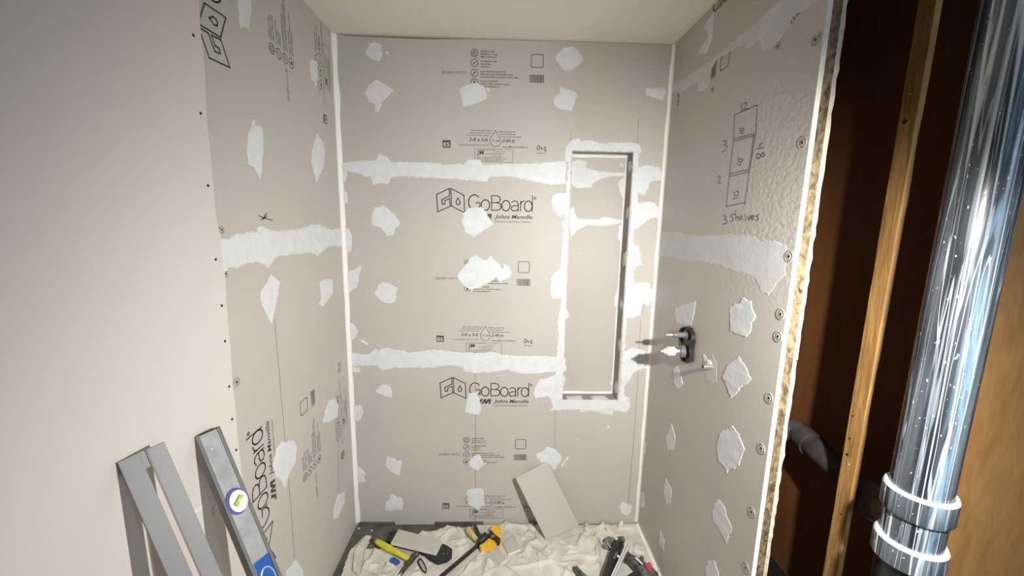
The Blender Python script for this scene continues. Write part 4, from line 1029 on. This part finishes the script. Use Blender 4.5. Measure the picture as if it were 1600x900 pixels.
def slab(name, pts, z, th, m, parent=None, bev=0.0, dz=None, m2=None):
    """lying flat piece: outline on the plane z, thickness th downward side; dz = per-vertex lift"""
    P = [fl(x, y, z) for x, y in pts]; n = len(P)
    uv_ = [(p.x, p.y) for p in P]
    pl = Plane((0, 0, 0), (1, 0, 0), (0, 1, 0))
    mb = prism(pl, uv_, z - th, z)
    if dz:
        # tilt: plane fitted lift  dz = (a, b, c): a*x + b*y + c
        for v_ in mb.v: v_.z += dz[0] * v_.x + dz[1] * v_.y + dz[2]
    return mb.build(name, [M[m], M[m2] if m2 else M[m]], parent, bevel=bev)
def prism_obj(name, poly3, th, mats, parent=None):
    """thick sheet through given corner points"""
    P = [Vector(p) for p in poly3]; nrm = (P[1] - P[0]).cross(P[3] - P[0]).normalized()
    mb = MB(); n = len(P)
    mb.add(P, [tuple(range(n))], 0); Q = [p - nrm * th for p in P]
    mb.add(Q, [tuple(reversed(range(n)))], 1)
    mb.add(P + Q, [((i + 1) % n, i, n + i, n + (i + 1) % n) for i in range(n)], 1)
    return mb.build(name, mats, parent)

# leaning offcut
TL = ypl(806, 748, -0.052); TR = ypl(856, 723, -0.020); BL = fl(853, 843, 0.016)
_n = (TR - TL).cross(BL - TL); _d = RM @ Vector(((905 - 800) / FPX, 1, -(822 - 450) / FPX)); BR = CAM + _d * ((TL - CAM).dot(_n) / _d.dot(_n)); print('BR', BR, TL, TR, BL)
lean = prism_obj('board_offcut', [BL, BR, TR, TL], 0.013, [M['board'], M['board_core']])
lean.modifiers.new('b', 'BEVEL').width = 0.001
tag(lean, 'grey rectangular wall-board offcut leaning askew against the back wall', 'board offcut', 'board offcuts on the shower floor')
# flat offcut over the bag
cpts = [fl(610.7, 848, 0.050), fl(681.3, 865, 0.050), fl(692, 844, 0.054), fl(622.7, 827, 0.054)]
off = prism_obj('board_offcut', cpts, 0.012, [M['board'], M['board_core']])
tag(off, 'grey wall-board offcut lying flat on the black knee pad, by the yellow hammer', 'board offcut', 'board offcuts on the shower floor')
# small offcuts right of the clamp
o1 = prism_obj('board_offcut', [fl(*p, z) for p, z in zip(cp('F2', [(1095, 735), (1190, 655), (1075, 505), (930, 540)]), (0.025, 0.025, 0.025, 0.025))], 0.012, [M['board'], M['board_core']])
tag(o1, 'small grey board scrap lying just below the yellow clamp', 'board offcut', 'board offcuts on the shower floor')
o2 = prism_obj('board_offcut', [fl(*p, z) for p, z in zip(cp('F2', [(1205, 590), (1385, 520), (1285, 305), (1135, 440)]), (0.025, 0.025, 0.025, 0.025))], 0.012, [M['board'], M['board_core']])
tag(o2, 'small grey board scrap right of the yellow clamp, left of the leaning offcut', 'board offcut', 'board offcuts on the shower floor')
# black knee pad
kp = empty('knee_pad', fl(690, 868, 0.02), 'black rubber knee pad on the drop cloth, under the flat grey offcut', 'knee pad')
pad_pts = cp('F2', [(-500, 400), (-420, 262), (-200, 300), (270, 440), (345, 470), (420, 520), (412, 600), (350, 650), (230, 688), (170, 668), (100, 625), (30, 570), (-120, 500)])
slab('pad_shell', pad_pts, 0.036, 0.022, 'black_rubber', kp, 0.004)
for x, y in [(290, 520), (330, 560), (360, 540), (350, 590), (300, 590), (385, 560)]:
    p_ = fl(*cp('F2', [(x, y)])[0], 0.036); MB().tube([p_, p_ + Vector((0, 0, 0.003))], 0.004, 8).build('stud', M['dusty'], kp)

# hammer
ham = empty('hammer', fl(615, 860, 0.02), 'hammer with a yellow handle lying on the drop cloth at the left', 'hammer')
zt = 0.029
pA = fl(585, 843.5, 0.029); pB = fl(589, 846, 0.029); pC = fl(592, 848, 0.029); pD = fl(640, 874.5, zt); pE = fl(646, 877, zt + .003)
MB().tube([pB, pC, pC.lerp(pD, 0.35), pC.lerp(pD, 0.7), pD], [0.012, 0.0145, 0.0155, 0.0125, 0.0115], 16).build('handle', M['yellow'], ham, smooth=True)
MB().tube([pA, pA.lerp(pB, .3), pB], [0.013, 0.016, 0.0135], 16).build('butt_cap', M['dusty'], ham, smooth=True)
hd = fl(635, 892, zt - 0.004); hu = fl(651, 873, zt)
mid = pD.lerp(pE, 0.4)
MB().tube([mid + (hu - hd).normalized() * k for k in (-0.028, -0.018, 0.018, 0.026, 0.040)], [0.012, 0.0135, 0.0135, 0.0105, 0.015], 16).build('head', M['rust'], ham, smooth=True)
dirh = (hd - hu).normalized()
for off_ in (-0.006, 0.006):
    sd = dirh.cross(Vector((0, 0, 1))).normalized() * off_
    MB().tube([mid + dirh * 0.024 + sd * .6, mid + dirh * 0.05 + sd - Vector((0, 0, .004)), mid + dirh * 0.085 + sd * 1.5 - Vector((0, 0, 0.009))], [0.008, 0.0065, 0.003], 10).build('claw', M['rust'], ham, smooth=True)

# bar clamp
clamp = empty('bar_clamp', fl(765, 850, 0.02), 'yellow and black bar clamp lying by the back wall, dark bar pointing to the camera', 'clamp')
zc = 0.046
b0 = fl(*cp('F2', [(800, 455)])[0], 0.030); b1 = fl(*cp('F2', [(270, 905)])[0], 0.026)
dv = (b1 - b0).normalized(); b1 = b1 + dv * 0.10
sdv = dv.cross(Vector((0, 0, 1))).normalized(); upv = sdv.cross(dv)
MB().obox((b0 + b1) / 2, (b1 - b0) / 2, sdv * 0.0085, upv * 0.004).build('bar', M['black'], clamp, bevel=0.001)
body = slab('clamp_body', cp('F2', [(800, 470), (870, 430), (955, 352), (1062, 415), (1045, 440), (1000, 468), (930, 485), (830, 502)]), zc, 0.028, 'orange', clamp, 0.004)
slab('trigger_housing', cp('F2', [(955, 240), (985, 195), (1020, 182), (1080, 195), (1110, 240), (1112, 350), (1088, 400), (1040, 345), (1000, 290)]), zc + 0.006, 0.03, 'orange', clamp, 0.004)
slab('release_lever', cp('F2', [(770, 400), (800, 340), (720, 185), (752, 163), (812, 300), (842, 325), (872, 270), (915, 320), (935, 300), (950, 330), (840, 445), (800, 430)]), zc + 0.004, 0.022, 'black', clamp, 0.003)
slab('jaw_pad', cp('F2', [(930, 320), (955, 250), (1005, 300), (1098, 372), (1085, 425), (1060, 432), (1010, 370), (960, 345)]), zc + 0.014, 0.018, 'black', clamp, 0.003)
slab('pad_face', cp('F2', [(950, 345), (985, 315), (1035, 325), (1000, 355), (975, 365)]), zc + 0.017, 0.004, 'grey', clamp, 0.001)
slab('label_strip', cp('F2', [(815, 405), (875, 342), (885, 355), (828, 415)]), zc + 0.0065, 0.003, 'grey', clamp)
ph = [fl(*p, zc - .01) for p in cp('F2', [(650, 245), (668, 290), (720, 345), (770, 400)])]
MB().tube([ph[0] - (ph[1] - ph[0]) * .3] + ph, [0.010, 0.017, 0.0165, 0.0135, 0.011], 14).build('grip', M['palegrip'], clamp, smooth=True)
# blue scrap, canvas strip, pliers handles, green loop
zb = 0.021
bs = slab('plastic_scrap', cp('F1', [(800, 690), (825, 640), (870, 635), (950, 690), (925, 715), (880, 735), (850, 700)]), zb, 0.008, 'blue', None, 0.002)
tag(bs, 'small crumpled blue plastic scrap below the hammer handle', 'scrap', 'small plastic and paper scraps on the cloth')
st = slab('cloth_strip', cp('F1', [(465, 325), (545, 335), (490, 420), (400, 540), (330, 720), (350, 850), (280, 820), (300, 600), (310, 540), (390, 420)]), 0.021, 0.008, 'rag', None, 0.003)
tag(st, 'pale cloth strip over the dark liner in the back left corner', 'cloth', 'pale cloth strips at the back left')
st2 = slab('cloth_strip', cp('F1', [(980, 735), (1085, 735), (1000, 870), (960, 930), (830, 930)]), 0.019, 0.006, 'rag', None, 0.002)
tag(st2, 'pale flat cloth strip in front of the hammer head', 'cloth', 'pale cloth strips at the back left')
lp = [fl(*p, 0.016) for p in cp('F1', [(1215, 665), (1200, 700), (1225, 760), (1270, 830), (1305, 858), (1318, 830), (1300, 760), (1262, 690), (1235, 660)])]
loop = empty('strap_loop', lp[3], 'thin black-edged grey strap loop right of the hammer head', 'strap')
MB().tube(lp + [lp[0]], 0.0032, 8, cap=False).build('loop_edge', M['black'], loop, smooth=True)
slab('loop_fill', cp('F1', [(1220, 675), (1210, 700), (1232, 755), (1275, 825), (1300, 845), (1308, 825), (1290, 760), (1255, 690)]), 0.0165, 0.003, 'greyglue', loop)

# pliers in front
pl_ = empty('pliers', fl(910, 897, 0.02), 'black pliers handles on the drop cloth at the bottom edge, centre right', 'pliers')
for pts in ([(150, 770), (158, 820), (200, 880), (280, 940), (420, 1020)], [(185, 765), (215, 815), (260, 865), (340, 930), (430, 1010)]):
    P = [fl(*p, 0.022) for p in cp('F3', pts)]
    MB().tube(P, [0.005, 0.0075, 0.0085, 0.0075, 0.006], 12).build('handle', M['dusty'], pl_, smooth=True)
P = [fl(*p, 0.026) for p in cp('F3', [(420, 1010), (500, 1060), (600, 1110)])]
MB().tube(P, [0.013, 0.014, 0.005], 12).build('jaw', M['rust'], pl_, smooth=True)

# black power tool
tool = empty('rotary_tool', fl(962, 870, 0.02), 'dusty black power tool lying front right on the drop cloth, beside the bright metal bar', 'power tool')
zq = 0.040
T = lambda x, y, z=zq: fl(*cp('F3', [(x, y)])[0], z)
MB().tube([T(790, 400), T(780, 450), T(740, 560), T(680, 720), T(620, 900), T(560, 1080)], [0.020, 0.027, 0.027, 0.025, 0.026, 0.022], 20).build('tool_body', M['black'], tool, smooth=True)
MB().tube([T(850, 385, .050), T(800, 400, .050), T(760, 430, .045)], [0.014, 0.019, 0.018], 16).build('tool_head', M['dusty'], tool, smooth=True)
MB().tube([T(660, 480, .014), T(655, 478, .027)], [0.042, 0.040], 28).build('guard', M['dusty'], tool, smooth=True)
MB().tube([T(650, 640, .030), T(652, 700, .032), T(600, 900, .035)], [0.012, 0.010, 0.009], 12).build('side_grip', M['dusty'], tool, smooth=True)
MB().obox((T(735, 610, .069)), (T(700, 700, .066) - T(735, 610, .066)) * .5, Vector((0.006, 0.002, 0)), Vector((0, 0, .002))).build('switch', M['grey'], tool)
MB().tube([T(615, 432, .035), T(690, 530, .045)], 0.0018, 8).build('wire', M['primer'], tool)
for i, (x, y) in enumerate([(742, 372), (655, 415), (770, 620), (650, 560)]):
    MB().tube([T(x, y, .030 if i % 2 else .066), T(x + 8, y + 6, .033 if i % 2 else .069)], 0.006, 8).build('dust_chip', M['primer'], tool)
# metal bar
mbp = [fl(*p, 0.080) for p in cp('F3', [(895, 425), (940, 462), (640, 1100), (585, 1100)])]
bar = empty('metal_bar', mbp[0], 'bright pale metal channel bar lying along the black power tool', 'metal bar')
prism_obj('channel', [mbp[3], mbp[2], mbp[1], mbp[0]], 0.012, [M['teal'], M['teal']], bar)
for f in (0.12, 0.88):
    A_ = mbp[0].lerp(mbp[1], f); B_ = mbp[3].lerp(mbp[2], f)
    MB().obox((A_ + B_) / 2 + Vector((0, 0, .003)), (B_ - A_) / 2, (mbp[1] - mbp[0]) * 0.11, Vector((0, 0, .004))).build('lip', M['white'], bar, bevel=0.0006)
# glove / second tool with red patch
gl = empty('work_glove', fl(1000, 880, 0.02), 'dark grey work glove with a red patch in the right corner of the cloth', 'glove')
P = [T(880, 620, .031), T(980, 690, .039), T(1080, 770, .045), T(1180, 860, .049), T(1270, 950, .047)]
MB().tube(P, [0.018, 0.026, 0.032, 0.036, 0.034], 16).build('glove_body', M['dusty'], gl, smooth=True)
for k, (x0_, y0_, x1_, y1_) in enumerate([(1000, 700, 870, 610), (1010, 680, 900, 580), (1090, 770, 1110, 640), (950, 700, 870, 690)]):
    MB().tube([T(x0_, y0_, .03), T((x0_ + x1_) / 2, (y0_ + y1_) / 2, .028), T(x1_, y1_, .024)], [0.013, 0.012, 0.009], 12).build('finger', M['dusty'], gl, smooth=True)
slab('patch', cp('F3', [(1150, 730), (1215, 700), (1250, 760), (1240, 830), (1180, 800)]), 0.090, 0.006, 'red', gl, 0.002)
slab('cuff', cp('F3', [(920, 880), (1000, 830), (1090, 880), (1100, 960), (930, 960)]), 0.050, 0.035, 'black', gl, 0.006)
# pale scraps
rg = slab('crumpled_rag', cp('F3', [(440, 320), (470, 275), (560, 262), (590, 245), (620, 300), (640, 380), (590, 440), (530, 440), (520, 380), (480, 330)]), 0.030, 0.018, 'rag', None, 0.005)
tag(rg, 'crumpled cream rag behind the black power tool', 'rag', 'cream rags by the right wall')
rg2 = slab('crumpled_rag', cp('F3', [(600, 215), (655, 230), (720, 320), (690, 365), (640, 370), (615, 300)]), 0.028, 0.016, 'rag', None, 0.005)
tag(rg2, 'narrow cream rag fold between the larger rag and the right wall', 'rag', 'cream rags by the right wall')
ws = slab('plastic_tray', cp('F3', [(985, 550), (1010, 520), (1090, 540), (1155, 565), (1140, 590), (1060, 592), (1000, 575)]), 0.022, 0.006, 'white', None, 0.002)
tag(ws, 'small white plastic shard behind the dark glove by the right wall', 'scrap', 'small plastic and paper scraps on the cloth')
ws2 = slab('plastic_shard', cp('F3', [(1010, 640), (1040, 640), (1120, 728), (1108, 732)]), 0.094, 0.004, 'white', None, 0.001)
tag(ws2, 'thin white plastic sliver lying on the dark glove', 'scrap', 'small plastic and paper scraps on the cloth')
for i, (pts, lb) in enumerate([([(795, 150), (815, 118), (840, 130), (845, 170), (835, 195), (800, 190), (770, 185)], 'curled white paper shred standing at the back wall near the right corner'),
                               ([(1330, 850), (1350, 780), (1360, 790), (1345, 850)], 'white paper shred against the right wall beside the glove')]):
    o_ = slab('paper_scrap', cp('F3', pts), 0.030, 0.004, 'white', None, 0.001); tag(o_, lb, 'scrap', 'small plastic and paper scraps on the cloth')
# cloth edge along the right wall
bead('floor_sealant', [(W, -0.01, 0.012), (W, -0.6, 0.012)], wall_right, 0.012, (-1, 0, 0), (0, 0, 1), seed=8)
